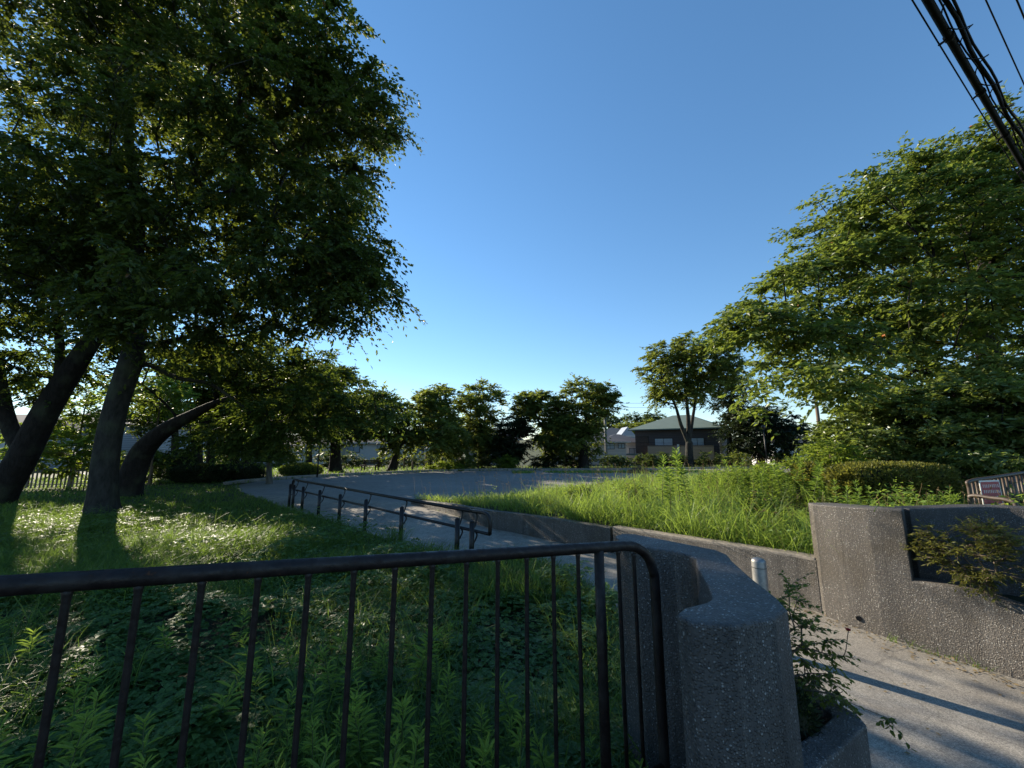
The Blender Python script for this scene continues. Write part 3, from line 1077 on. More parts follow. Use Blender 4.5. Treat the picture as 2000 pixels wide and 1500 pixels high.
mb.tube([(0, 0, -1.1), (0, 0, -0.5), (0, 0, -0.01)], 0.0225, 14)
post_me = mb.mesh('post', True)
for t in (1.012, -0.36):
    o = link('post', post_me, M['fence_paint'], fence)
    o.matrix_parent_inverse = finv
    o.location = fp(t)

# winding wall of washed concrete beside the fence
zw = empty('entrance_wall', (0.8, 1.9, GZ), 'winding dark pebbled concrete wall beside the end of the railing', 'wall')
zinv = Matrix.Translation(-Vector(zw.location))
ZP = [(0.552, 1.435), (0.575, 1.365), (0.70, 1.345), (0.86, 1.395), (0.955, 1.475), (0.99, 1.58), (1.03, 1.80), (1.095, 2.08), (1.13, 2.18), (1.12, 2.28), (0.96, 2.48), (0.80, 2.68), (0.72, 2.70), (0.655, 2.63),
      (0.65, 2.52), (0.71, 2.36), (0.87, 2.245), (0.925, 2.17), (0.925, 2.10), (0.885, 2.01), (0.80, 1.72), (0.745, 1.575), (0.70, 1.535), (0.60, 1.485)]
mb = MB()
mb.prism(ZP, GZ - 0.2, -0.55)
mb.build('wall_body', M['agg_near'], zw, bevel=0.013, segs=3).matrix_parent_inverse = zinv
pb = empty('concrete_planter', (1.3, 2.0, GZ), 'low dark concrete planter box holding a rose bush beside the winding wall', 'planter')
pinv = Matrix.Translation(-Vector(pb.location))
outer = [(1.015, 1.63), (1.30, 1.79), (1.56, 1.95), (1.58, 2.02), (1.42, 2.5), (1.18, 2.42), (1.145, 2.2)]
inner = [(1.06, 1.78), (1.30, 1.91), (1.46, 2.01), (1.47, 2.06), (1.35, 2.39), (1.22, 2.34), (1.18, 2.18)]
n = len(outer)
v = [(p[0], p[1], GZ - 0.2) for p in outer] + [(p[0], p[1], -1.2) for p in outer] + [(p[0], p[1], -1.2) for p in inner] + [(p[0], p[1], -1.34) for p in inner]
f = []
for lv in range(3):
    f += [(lv * n + i, lv * n + (i + 1) % n, (lv + 1) * n + (i + 1) % n, (lv + 1) * n + i) for i in range(n)]
mb = MB()
mb.add(v, f)
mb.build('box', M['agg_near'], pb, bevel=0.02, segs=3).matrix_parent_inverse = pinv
mb = MB()
mb.prism([(p[0] + 0.001, p[1]) for p in inner], -1.4, -1.29)
mb.build('planter_soil', M['soil'], pb).matrix_parent_inverse = pinv

# bollard
bo = empty('bollard', (2.42, 4.1, GZ), 'short brushed steel bollard standing in the path behind the winding wall', 'bollard')
mb = MB()
ang = np.linspace(0, 2 * np.pi, 24, endpoint=False)
prof = [(0.064, 0.02), (0.064, 0.80), (0.060, 0.815), (0.045, 0.828), (0.02, 0.835)]
V = [(r * math.cos(a), r * math.sin(a), z) for r, z in prof for a in ang]
F = [(k * 24 + i, k * 24 + (i + 1) % 24, (k + 1) * 24 + (i + 1) % 24, (k + 1) * 24 + i) for k in range(len(prof) - 1) for i in range(24)]
F.append(tuple(range(96, 120)))
mb.add(V, F)
mb.build('post', M['steel'], bo, smooth=True)
mb = MB()
mb.tube([(0, 0, 0.0), (0, 0, 0.02)], 0.09, 20)
mb.build('base_plate', M['steel'], bo)
mb = MB()
mb.tube([(0, 0, 0.745), (0, 0, 0.75)], 0.0655, 24)
mb.build('ring', M['dark_frame'], bo)

# ------------------------------------------------------------------ handrail by the path
hr = empty('path_handrail', (-4.0, 10.1, GZ), 'dark two-rail handrail with curved brackets along the path', 'handrail')
hinv = Matrix.Translation(-Vector(hr.location))
HA, HB = np.array([-7.36, 13.42, GZ]), np.array([-0.42, 6.58, GZ - 0.02])
hd = unit(HB - HA)
hn = np.array([hd[1], -hd[0], 0]) * -1.0        # towards the path side
zr = lambda s: HA + (HB - HA) * s
Lh = np.linalg.norm(HB - HA)
for zz, name in ((0.86, 'top_rail'), (0.55, 'middle_rail')):
    a, b = zr(0.0) + hn * 0.09 + [0, 0, zz], zr(1.0) + hn * 0.09 + [0, 0, zz]
    mb = MB()
    if name == 'top_rail':
        e = 0.10
        mb.tube(smooth_path([a + hd * 0.0 - [0, 0, 0.31], a + hd * 0.0 - [0, 0, 0.12], a + hd * 0.10, a + hd * 0.5], 4), 0.031, 12)
        mb.tube([a + hd * 0.5, (a + b) / 2, b - hd * 0.5], 0.031, 12)
        mb.tube(smooth_path([b - hd * 0.5, b - hd * 0.10, b - [0, 0, 0.12], b - [0, 0, 0.31]], 4), 0.031, 12)
    else:
        mb.tube([a, (a + b) / 2, b], 0.025, 12)
    mb.build(name, M['rail_paint'], hr, smooth=True).matrix_parent_inverse = hinv
mb = MB()
mb.tube([(0, 0, -0.1), (0, 0, 0.70)], 0.042, 14)
mb.tube([(0, 0, 0.70), (0, 0, 0.72), (0, 0, 0.735)], [0.042, 0.034, 0.01], 14)
hp_me = mb.mesh('post', True)
rel = [0.01, 0.047, 0.135, 0.275, 0.42, 0.57, 0.735, 0.925, 0.965]
for s in rel:
    p = zr(s)
    o = link('post', hp_me, M['rail_paint'], hr)
    o.matrix_parent_inverse = hinv
    o.location = p
    for zt, rz in ((0.60, 0.86), (0.36, 0.55)):
        mb = MB()
        a0 = np.array([0, 0, zt])
        a1 = hn * 0.09 + hd * 0.0 + [0, 0, rz - 0.015]
        mb.tube(smooth_path([a0, a0 + hn * 0.05 + [0, 0, 0.02], a1 - [0, 0, 0.06] + hn * 0.02, a1], 4), 0.014, 8)
        mb.build('bracket', M['rail_paint'], o, smooth=True)

# ------------------------------------------------------------------ fence with a notice on the right, behind the planter wall
rf = empty('brown_fence', (7.6, 6.0, -1.0), 'faded brown tube fence with a red notice, rising behind the tall wall', 'fence')
rinv = Matrix.Translation(-Vector(rf.location))
ra, rb = np.array([6.76, 6.0, -0.49]), np.array([8.95, 6.55, -0.30])
mb = MB()
mb.tube(smooth_path([ra - [0, 0, 0.62], ra - [0, 0, 0.1], ra + (rb - ra) * 0.02, ra + (rb - ra) * 0.3, rb], 5), 0.026, 12)
mb.build('top_rail', M['fence_brown'], rf, smooth=True).matrix_parent_inverse = rinv
mb = MB()
mb.tube([(0, 0, -0.62), (0, 0, -0.02)], 0.015, 8)
rbar = mb.mesh('bar', True)
for k in range(1, 27):
    o = link('bar', rbar, M['fence_brown'], rf)
    o.matrix_parent_inverse = rinv
    o.location = ra + (rb - ra) * (k / 26.5)
mb = MB()
mb.tube([(0, 0, -0.66), (0, 0, -0.02)], 0.03, 10)
o = mb.build('post', M['fence_brown'], rf, smooth=True)
o.matrix_parent_inverse = rinv
o.location = ra + (rb - ra) * 0.44

rdir = unit(np.array([rb[0] - ra[0], rb[1] - ra[1], 0]))
rn = np.array([rdir[1], -rdir[0], 0])
sg = empty('notice_board', tuple(ra + (rb - ra) * 0.17 + rn * 0.035 - [0, 0, 0.62]), 'faded red and grey notice board tied to the brown fence', 'sign')
rot = math.atan2(rdir[1], rdir[0])
sg.rotation_euler = (0, 0, rot)
for nm, lo, hi, mt in (('board', (-0.22, -0.004, 0.06), (0.22, 0.004, 0.60), 'sign_white'), ('red_field', (-0.2, -0.007, 0.26), (0.2, -0.0045, 0.58), 'sign_red'), ('grey_field', (-0.2, -0.007, 0.08), (0.2, -0.0045, 0.24), 'sign_green')):
    mb = MB()
    mb.box(lo, hi)
    mb.build(nm, M[mt], sg)
rg = random.Random(4)
mb = MB()
for row, zz in enumerate((0.5, 0.42, 0.33)):
    x = -0.17
    while x < 0.15:
        w = rg.uniform(0.022, 0.034)
        for q in range(3):
            mb.box((x, -0.0085, zz + 0.016 * q), (x + w * rg.uniform(0.6, 1), -0.0075, zz + 0.016 * q + 0.006))
        mb.box((x + w * 0.45, -0.0085, zz - 0.004), (x + w * 0.45 + 0.006, -0.0075, zz + 0.04))
        x += w + 0.012
tag(mb.build('lettering', M['sign_white'], sg), kind='stuff')
lb = empty('hoop_barrier', (6.9, 5.6, -1.0), 'bent brown tube hoop in front of the red notice', 'barrier')
ha, hb = at(1893, 967, 5.7), at(1985, 985, 5.25)
mb = MB()
mb.tube(smooth_path([ha - [0, 0, 0.5], ha - [0, 0, 0.08], ha + (hb - ha) * 0.08, (ha + hb) / 2 + [0, 0, 0.02], hb - (hb - ha) * 0.12 + [0, 0, 0.03], hb - [0, 0, 0.05], hb - [0, 0, 0.5]], 6), 0.026, 12)
mb.build('hoop', M['fence_brown'], lb, smooth=True).matrix_parent_inverse = Matrix.Translation(-Vector(lb.location))

# ------------------------------------------------------------------ overhead cables along the street
def cable(name, label, p, q, r, sag=0.0, cat='cable', sides=10):
    p, q = np.asarray(p, float), np.asarray(q, float)
    d = q - p
    pts = [p + d * s for s in np.linspace(-4.0, 8.0, 60)]
    mb = MB()
    mb.tube(pts, r, sides)
    o = mb.build(name, M['cable'], None, smooth=True)
    return tag(o, label, cat, 'cables over the street')


CA, CB = np.array([3.72, 2.94, 4.0]), np.array([7.40, 5.12, 4.0])
big = cable('overhead_cable', 'thickest black overhead cable, crossing the upper corner above the tree', CA, CB, 0.032, 0)
c2 = cable('overhead_cable', 'thin wire tied close below the thickest overhead cable', CA + [-0.05, 0.045, -0.04], CB + [-0.05, 0.045, -0.05], 0.006)
for s in (0.16, 0.44, 0.72, 1.0, 1.3):
    c = CA + (CB - CA) * s
    cd = unit(CB - CA)
    mb = MB()
    mb.tube([c - cd * 0.03, c + cd * 0.03], 0.04, 10)
    mb.tube([c + [-0.03, 0.01, -0.03], c + [-0.1, 0.01, -0.08]], 0.012, 6)
    mb.build('clamp', M['cable'], big, smooth=True)
c3 = empty('cable_bundle', tuple(CA), 'bundle of thin black cables held in a coiled hanger wire', 'cable', 'cables over the street')
BA, BB = np.array([3.90, 2.96, 4.02]), np.array([7.60, 5.13, 4.02])
binv = Matrix.Translation(-Vector(c3.location))
bd_ = unit(BB - BA)
bs = np.cross(bd_, [0, 0, 1.0])
for k, (dx, dz, r) in enumerate(((0, 0, 0.018), (0.03, 0.015, 0.011), (-0.03, -0.01, 0.007))):
    pts = [BA + (BB - BA) * s + bs * (dx + 0.012 * math.sin(s * 19 + k)) + np.array([0, 0, dz + 0.012 * math.cos(s * 23 + 2 * k)]) for s in np.linspace(-3, 7, 160)]
    mb = MB()
    mb.tube(pts, r, 8)
    mb.build('strand', M['cable'], c3, smooth=True).matrix_parent_inverse = binv
ts = np.linspace(-1, 3, 420)
coil = [BA + (BB - BA) * s + bs * (0.07 * math.cos(s * 46)) + np.array([0, 0, 0.01 + 0.07 * math.sin(s * 46)]) for s in ts]
mb = MB()
mb.tube(coil, 0.006, 5)
mb.build('hanger_coil', M['cable'], c3, smooth=True).matrix_parent_inverse = binv
cable('overhead_cable', 'single thin wire beside the coiled bundle near the picture edge', (5.35, 3.70, 5.0), (7.13, 4.75, 5.0), 0.007)
cable('overhead_cable', 'short stretch of thin wire in the extreme upper corner', (5.70, 3.70, 5.0), (7.50, 4.74, 5.0), 0.008)

# ------------------------------------------------------------------ the big trees
def sunline(px, py, Y=None, z=None, r=0.9):
    """A gap in the crowns where sunlight reaches the place seen at (px, py)."""
    if z is not None:
        p = at(px, py, 1.0)
        p = p * (z / p[2])
    else:
        p = at(px, py, Y)
    return (p, np.array(sun_dir), r)


GAPS = [sunline(1640, 1050, Y=4.7, r=0.9), sunline(1740, 1020, Y=4.4, r=0.8), sunline(1850, 1120, Y=4.1, r=0.8), sunline(1560, 1150, Y=5.2, r=1.1), sunline(1450, 1110, Y=5.8, r=1.1),
        sunline(1300, 1060, Y=7.0, r=1.1), sunline(1150, 1090, z=GZ, r=1.0), sunline(1880, 1080, Y=3.9, r=0.9), sunline(1930, 1260, Y=3.8, r=0.6),
        sunline(1690, 1330, z=GZ, r=0.75), sunline(1790, 1355, z=GZ, r=0.8), sunline(1900, 1395, z=GZ, r=0.8),
        sunline(360, 1080, z=GZ, r=0.9), sunline(450, 1100, z=GZ, r=0.9), sunline(560, 1050, z=GZ, r=0.8), sunline(400, 1040, z=GZ, r=1.0), sunline(480, 1060, z=GZ, r=0.9), sunline(330, 1010, z=GZ, r=0.9), sunline(120, 960, z=GZ, r=1.0), sunline(310, 940, z=GZ, r=1.0),
        sunline(1200, 1000, Y=8.2, r=1.2), sunline(1350, 1010, Y=7.2, r=1.2), sunline(1500, 1010, Y=6.2, r=1.2), sunline(1100, 985, Y=9.2, r=1.0)]

b1 = np.array([-12.2, 12.2, GZ - 0.1])
k1, k2, k3 = at(225, 800, 12.1), at(262, 690, 12.0), at(262, 560, 12.0)
tree('zelkova_tree', 'huge dark zelkova with straight grey trunk, filling the upper corner behind the railing', 'tree',
     [b1, at(206, 900, 12.2), k1, k2], [0.36, 0.32, 0.29, 0.30],
     [EL(240, 60, 12, 400, 330, 5.0), EL(560, 250, 12, 200, 250, 4.2), EL(640, 170, 11, 120, 150, 3.0), EL(600, 520, 11.5, 150, 150, 3.2), EL(430, 600, 11.5, 210, 100, 3.6), EL(120, 480, 12.5, 230, 150, 4.0), EL(330, 400, 12, 260, 200, 4.5), EL(690, 560, 11, 75, 110, 2.2), EL(660, 440, 11, 95, 90, 2.2)],
     1380, 0.84, 14, 15, 0.15, 0.083, M['leaf_zelkova'], M['bark'], 11,
     limbs=[([k1, at(192, 770, 12.0), at(165, 720, 11.9), at(175, 640, 11.8), at(120, 520, 11.6)], [0.17, 0.07]),
            ([k2, at(262, 560, 12.0), at(270, 420, 12.1), at(250, 250, 12.3), at(255, 80, 12.4)], [0.24, 0.09]),
            ([k2, at(300, 620, 11.8), at(350, 520, 11.6), at(420, 400, 11.4), at(500, 250, 11.4)], [0.2, 0.07]),
            ([k2, at(330, 600, 11.6), at(420, 550, 11.2), at(540, 500, 11.0)], [0.14, 0.05]),
            ([k2, at(225, 600, 12.2), at(170, 470, 12.6), at(120, 300, 12.8)], [0.18, 0.07]),
            ([k2, at(330, 660, 12.6), at(400, 640, 13.2), at(520, 620, 13.6)], [0.11, 0.04]),
            ([at(238, 740, 12.05), at(285, 712, 12.2), at(345, 738, 12.6), at(405, 748, 13.0), at(450, 776, 13.4), at(490, 806, 13.8)], [0.1, 0.03])],
     droop=0.55, shell=0.5, holes=GAPS, seg=0.55, twig_r=0.006)

b2 = np.array([-17.7, 13.9, GZ - 0.1])
tree('leaning_tree', 'dark leaning cherry with forked trunk at the picture edge', 'tree',
     [b2, at(40, 900, 13.8), at(92, 800, 13.7), at(155, 700, 13.6), at(195, 640, 13.5)], [0.44, 0.40, 0.36, 0.3, 0.24],
     [EL(60, 620, 13.6, 150, 110, 3.0), EL(-60, 470, 14, 190, 180, 3.5), EL(200, 520, 14.5, 130, 110, 3.0), EL(40, 740, 14, 90, 50, 2.5), EL(-120, 650, 14, 160, 120, 3)],
     420, 0.8, 11, 13, 0.15, 0.085, M['leaf_cherry'], M['bark_dark'], 12,
     limbs=[([at(48, 885, 13.8), at(18, 830, 13.7), at(2, 760, 13.6), at(-10, 690, 13.5), at(-60, 560, 13.4)], [0.26, 0.1]),
            ([at(112, 770, 13.7), at(118, 700, 13.9), at(112, 620, 14.1), at(95, 480, 14.3)], [0.17, 0.07])],
     holes=GAPS, seg=0.6)

b3 = np.array([-15.4, 16.2, GZ - 0.1])
tree('spreading_cherry_tree', 'low spreading cherry bending over the lawn behind the grey trunk', 'tree',
     [b3, at(258, 930, 16.1), at(280, 880, 16.0), at(320, 842, 15.8), at(372, 812, 15.6), at(430, 784, 15.4), at(500, 765, 15.2)], [0.46, 0.43, 0.38, 0.30, 0.2, 0.11, 0.04],
     [EL(450, 770, 15.4, 120, 60, 2.6), EL(560, 790, 15.3, 120, 70, 2.6), EL(640, 780, 15.0, 90, 60, 2.2), EL(360, 740, 15.8, 100, 50, 2.4), EL(700, 800, 14.6, 70, 40, 1.8), EL(760, 790, 14.4, 45, 38, 1.2), EL(540, 850, 14.8, 70, 35, 1.6), EL(470, 860, 15.4, 50, 22, 1.4), EL(600, 720, 15.6, 90, 40, 2.0), EL(480, 705, 16, 110, 50, 2.2), EL(340, 690, 16.4, 90, 45, 2.0), EL(690, 755, 15.2, 60, 35, 1.6), EL(400, 850, 16.2, 70, 26, 1.6), EL(375, 802, 15.0, 55, 30, 1.2, 4.0), EL(440, 818, 14.6, 60, 34, 1.2, 5.0), EL(330, 780, 15.4, 50, 32, 1.2, 4.0), EL(350, 832, 14.8, 34, 16, 0.8, 1.2)],
     860, 0.65, 11, 12, 0.14, 0.075, M['leaf_cherry'], M['bark_dark'], 13,
     limbs=[([at(320, 842, 15.8), at(365, 800, 16.0), at(420, 780, 16.4), at(500, 770, 16.8)], [0.17, 0.06]),
            ([at(320, 842, 15.8), at(385, 826, 15.5), at(460, 818, 15.2), at(540, 832, 15.0), at(600, 820, 14.8), at(680, 812, 14.6), at(745, 800, 14.4), at(775, 785, 14.4)], [0.19, 0.012])],
     holes=[(h[0], h[1], h[2] * (0.9 if h[0][0] < -3 else 0.45)) for h in GAPS], seg=0.5, droop=0.5, kp=0.25)

b15 = np.array([15.5, 12.5, -1.0])
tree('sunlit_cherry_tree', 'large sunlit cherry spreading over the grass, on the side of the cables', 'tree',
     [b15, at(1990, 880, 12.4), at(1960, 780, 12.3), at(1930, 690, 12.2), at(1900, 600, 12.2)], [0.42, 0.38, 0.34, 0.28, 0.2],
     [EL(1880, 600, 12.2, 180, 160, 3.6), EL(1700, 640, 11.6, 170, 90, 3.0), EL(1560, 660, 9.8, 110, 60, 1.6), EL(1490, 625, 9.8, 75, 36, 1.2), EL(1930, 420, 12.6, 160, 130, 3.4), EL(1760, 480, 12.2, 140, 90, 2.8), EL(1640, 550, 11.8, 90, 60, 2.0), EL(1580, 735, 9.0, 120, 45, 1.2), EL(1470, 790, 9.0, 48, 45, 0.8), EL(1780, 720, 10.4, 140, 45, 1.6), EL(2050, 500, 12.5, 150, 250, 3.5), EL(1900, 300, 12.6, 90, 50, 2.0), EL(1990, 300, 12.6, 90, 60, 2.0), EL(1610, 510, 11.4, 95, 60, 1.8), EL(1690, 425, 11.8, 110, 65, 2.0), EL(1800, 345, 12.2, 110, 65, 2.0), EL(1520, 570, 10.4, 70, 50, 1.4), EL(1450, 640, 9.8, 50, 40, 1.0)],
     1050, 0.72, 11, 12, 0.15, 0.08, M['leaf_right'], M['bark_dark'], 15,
     limbs=[([at(1960, 780, 12.3), at(1860, 740, 12.0), at(1740, 700, 11.6), at(1600, 690, 11.3), at(1470, 625, 11.0)], [0.17, 0.03]),
            ([at(1930, 690, 12.2), at(1830, 610, 12.0), at(1720, 560, 11.9), at(1600, 500, 11.8)], [0.14, 0.03]),
            ([at(1900, 600, 12.2), at(1850, 480, 12.3), at(1760, 400, 12.4)], [0.13, 0.03]),
            ([at(1900, 600, 12.2), at(1930, 450, 12.4), at(1900, 300, 12.6)], [0.15, 0.03]),
            ([at(1470, 625, 11.0), at(1432, 612, 10.9), at(1400, 604, 10.85), at(1360, 585, 10.8)], [0.02, 0.004]), ([at(1600, 500, 11.8), at(1570, 470, 11.7), at(1535, 448, 11.6)], [0.018, 0.004])],
     seg=0.5, droop=0.3, flat=0.45, shell=0.5)

tree('camellia_shrub', 'big glossy rounded shrub beside the clipped hedge, under the sunlit cherry', 'shrub',
     [at(1760, 930, 9.8) + [0, 0, -0.3], at(1755, 890, 9.8), at(1750, 850, 9.8)], [0.09, 0.07, 0.05],
     [EL(1740, 850, 9.6, 100, 75, 1.5), EL(1660, 870, 9.4, 55, 55, 1.0), EL(1810, 870, 9.4, 70, 70, 1.2), EL(1760, 800, 9.8, 80, 45, 1.2)],
     420, 0.34, 10, 11, 0.11, 0.056, M['leaf_shrub'], M['bark_dark'], 16, seg=0.3, droop=0.15, twig_r=0.004, r_tip=0.006, part_names=('stems', 'foliage'), shell=0.3)
tree('laurel_shrub', 'tall dark glossy shrub mass under the big cherry, at the picture edge', 'shrub',
     [at(1930, 950, 8.6) + [0, 0, -0.3], at(1925, 880, 8.7), at(1920, 820, 8.8)], [0.1, 0.08, 0.06],
     [EL(1910, 820, 8.8, 80, 90, 1.3), EL(1880, 910, 8.2, 60, 45, 1.0), EL(1990, 850, 8.6, 80, 100, 1.3), EL(1960, 760, 9.2, 90, 60, 1.3), EL(1840, 900, 8.9, 50, 50, 1.0)],
     380, 0.36, 10, 11, 0.13, 0.06, M['leaf_shrub'], M['bark_dark'], 17, seg=0.3, droop=0.3, twig_r=0.004, r_tip=0.006, part_names=('stems', 'foliage'), shell=0.3)

# ------------------------------------------------------------------ trees round the plaza
def far_tree(name, label, px, py, Y, wpx, ells, n_cl, crm, leaf, seed, bark='bark_dark', lean=0, top=None, L=0.27, W=0.15, tw=11, per=10, group='trees round the plaza', limbs=(), droop=0.3, cat='tree', dark=False, shell=0.42, zbase=None):
    b = at(px, py, Y)
    b[2] = GZ - 0.1 if zbase is None else zbase
    s = mpp(b)
    r = wpx * s / 2
    t = at(px + lean, top if top else py - 60, Y)
    m = (b + t) / 2 + np.array([lean * s * 0.2, 0, 0])
    return tree(name, label, cat, [b, m, t], [r, r * 0.85, r * 0.7], [EL(e[0], e[1], Y + (e[5] if len(e) > 5 else 0), e[2], e[3], e[4]) for e in ells], int(n_cl * 1.35), crm, tw, per, L, W, M[leaf], M[bark], seed,
                group=group, seg=0.8, kp=0.25, twig_r=0.01, r_tip=0.02, limbs=limbs, droop=droop, shell=shell, spray_twigs=False, tri=True)


# row behind the lawn, far left
far_tree('park_tree', 'bare-trunked tree right behind the round clipped bush', 342, 925, 27, 16, [(300, 760, 90, 50, 3), (370, 720, 80, 50, 3)], 60, 0.95, 'leaf_cherry', 31, 'bark', top=850)
far_tree('park_tree', 'straight tree between the round bush and the long low hedge', 385, 918, 30, 22, [(390, 790, 60, 45, 3), (420, 740, 70, 50, 3)], 60, 1.0, 'leaf_cherry', 32, 'bark', top=840)
far_tree('park_tree', 'slim tree behind the middle of the long low hedge', 412, 916, 31, 16, [(430, 800, 55, 40, 3), (470, 740, 70, 50, 3)], 55, 1.0, 'leaf_far_dark', 33, 'bark', top=850)
far_tree('park_tree', 'upright dark tree above the end of the low hedge', 460, 916, 31, 18, [(470, 790, 60, 50, 3), (520, 730, 60, 50, 3)], 60, 1.0, 'leaf_far_dark', 34, top=840)
far_tree('park_tree', 'tilted dark tree next to the upright one by the low hedge', 474, 915, 30, 20, [(510, 800, 60, 40, 3), (560, 750, 60, 45, 3)], 60, 1.0, 'leaf_cherry', 35, lean=14, top=850)
far_tree('young_tree', 'slender pale-barked tree standing on the plaza edge by the handrail', 526, 945, 21.8, 11, [(530, 850, 55, 45, 2.2), (560, 800, 50, 40, 2), (500, 820, 45, 40, 2)], 80, 0.7, 'leaf_cherry', 36, 'bark_pale', top=870, L=0.19, W=0.11)
far_tree('park_tree', 'first of two thick dark trunks behind the lamp post', 604, 922, 31, 13, [(600, 800, 50, 60, 3), (620, 740, 50, 40, 3)], 70, 1.0, 'leaf_far_dark', 37, top=850)
far_tree('park_tree', 'broad dark tree just beyond the lamp post', 655, 921, 33, 24, [(655, 790, 70, 70, 3.5), (640, 735, 50, 35, 3), (700, 830, 45, 40, 3)], 130, 1.0, 'leaf_far_dark', 38, top=860)
far_tree('plaza_cherry_tree', 'cherry with a stout leaning black trunk beside the far bench', 764, 922, 33.5, 17, [(770, 800, 60, 40, 3), (830, 820, 50, 40, 3), (730, 815, 45, 40, 3), (860, 850, 40, 35, 2.5), (780, 850, 60, 30, 3)], 150, 0.95, 'leaf_far', 39, lean=12, top=868,
         limbs=[([at(772, 880, 33.5), at(790, 862, 33.5), at(815, 845, 33.4), at(850, 840, 33.2)], [0.22, 0.06]), ([at(770, 880, 33.5), at(755, 858, 33.5), at(735, 840, 33.4)], [0.15, 0.05])])
far_tree('park_tree', 'feathery olive tree between the black-trunked cherry and the tall oval one', 862, 912, 37, 10, [(865, 800, 38, 48, 3), (880, 850, 40, 40, 3), (840, 790, 30, 30, 2.5)], 120, 0.95, 'leaf_far', 40, top=870)
far_tree('park_tree', 'tall oval dense tree in the middle of the far row', 938, 912, 40, 10, [(938, 790, 44, 42, 3.2), (925, 840, 38, 38, 3), (950, 850, 34, 36, 3)], 130, 1.0, 'leaf_far', 41, top=860)
far_tree('evergreen_tree', 'low dark evergreen in front of the pale houses', 1000, 915, 38.5, 14, [(1000, 855, 36, 42, 2.6), (990, 880, 34, 26, 2.4), (1015, 835, 24, 28, 2.2)], 120, 0.75, 'leaf_dark', 42, top=880, L=0.24, W=0.13)
far_tree('park_tree', 'open-crowned tree between the dark evergreen and the dense roundish one', 1066, 913, 39, 12, [(1060, 800, 42, 34, 2.8), (1030, 790, 30, 24, 2.2), (1075, 850, 34, 42, 2.6)], 120, 0.9, 'leaf_far', 43, top=860)
far_tree('park_tree', 'dense roundish sunlit tree beside the utility pole', 1140, 913, 38, 20, [(1135, 800, 52, 58, 3.2), (1175, 785, 34, 36, 2.5), (1130, 860, 48, 38, 3.0), (1100, 830, 34, 40, 2.6)], 230, 0.8, 'leaf_far', 44, top=870, L=0.24, W=0.13)
far_tree('vase_zelkova_tree', 'fan-shaped zelkova standing before the green-roofed house', 1346, 912, 41, 18,
         [(1345, 700, 78, 45, 4.2), (1290, 720, 42, 45, 3), (1400, 720, 44, 45, 3), (1345, 750, 80, 38, 4), (1290, 770, 26, 22, 2), (1420, 680, 25, 25, 2)], 300, 0.85, 'leaf_far', 45, 'bark', top=862, L=0.25, W=0.14,
         limbs=[([at(1346, 868, 41), at(1330, 830, 41), at(1318, 790, 40.6), at(1292, 740, 40.2)], [0.24, 0.07]), ([at(1346, 866, 41), at(1344, 815, 41), at(1340, 770, 41), at(1338, 700, 41)], [0.26, 0.07]),
                ([at(1346, 868, 41), at(1362, 830, 41), at(1372, 785, 40.6), at(1395, 735, 40.4)], [0.22, 0.06]), ([at(1346, 862, 41), at(1354, 810, 41.4), at(1362, 760, 41.8), at(1370, 700, 42)], [0.2, 0.06]),
                ([at(1330, 830, 41), at(1328, 790, 41.3), at(1318, 730, 41.8)], [0.16, 0.05])])
far_tree('evergreen_tree', 'broad black-green evergreen beside the green-roofed house', 1486, 908, 44, 16, [(1500, 855, 72, 42, 4), (1450, 840, 40, 45, 3.5), (1530, 840, 40, 32, 3), (1480, 815, 50, 26, 3)], 230, 0.9, 'leaf_dark', 46, top=870, L=0.24, W=0.13)
far_tree('evergreen_tree', 'dark tree rising behind the fan-shaped zelkova, partly hidden by cherry leaves', 1425, 908, 47, 12, [(1432, 760, 30, 40, 3), (1425, 800, 24, 40, 3)], 70, 1.0, 'leaf_dark', 47, top=850)

# distant trees on the hill
for i, (px, py, rx, rz, Y, leaf, lab) in enumerate([(1190, 826, 24, 14, 118, 'leaf_far_dark', 'grey-green hilltop tree just past the utility pole'), (1238, 822, 24, 16, 128, 'leaf_far_dark', 'round dark hilltop tree, middle of the skyline group'), (1278, 820, 24, 16, 130, 'leaf_far_dark', 'dark hilltop tree nearest the green roof'),
        (1222, 836, 20, 8, 108, 'leaf_far', 'pale flat tree in front of the dark hilltop trees'), (1245, 838, 20, 10, 104, 'leaf_far', 'pale round tree low on the hill above the grey roofs'), (1270, 832, 16, 12, 112, 'leaf_far', 'pale tree below the hilltop tree nearest the green roof'), (1160, 830, 20, 12, 122, 'leaf_far_dark', 'hilltop tree half hidden behind the dense roundish tree')]):
    c = at(px, py, Y)
    s = mpp(c)
    b = c.copy()
    b[2] = float(terrain(c[0], c[1])) - 0.2
    tree('hill_tree', lab, 'tree', [b, (b + c) / 2, c - [0, 0, rz * s * 0.4]], [0.4, 0.35, 0.25], [(c, np.array([rx * s, rx * s * 0.9, rz * s]), 1)], 60, 1.7, 7, 8, 0.55, 0.3, M[leaf], M['bark_dark'], 60 + i, group='trees on the far hill', seg=2.0, spray_twigs=False, twig_r=0.02, r_tip=0.05, tri=True)


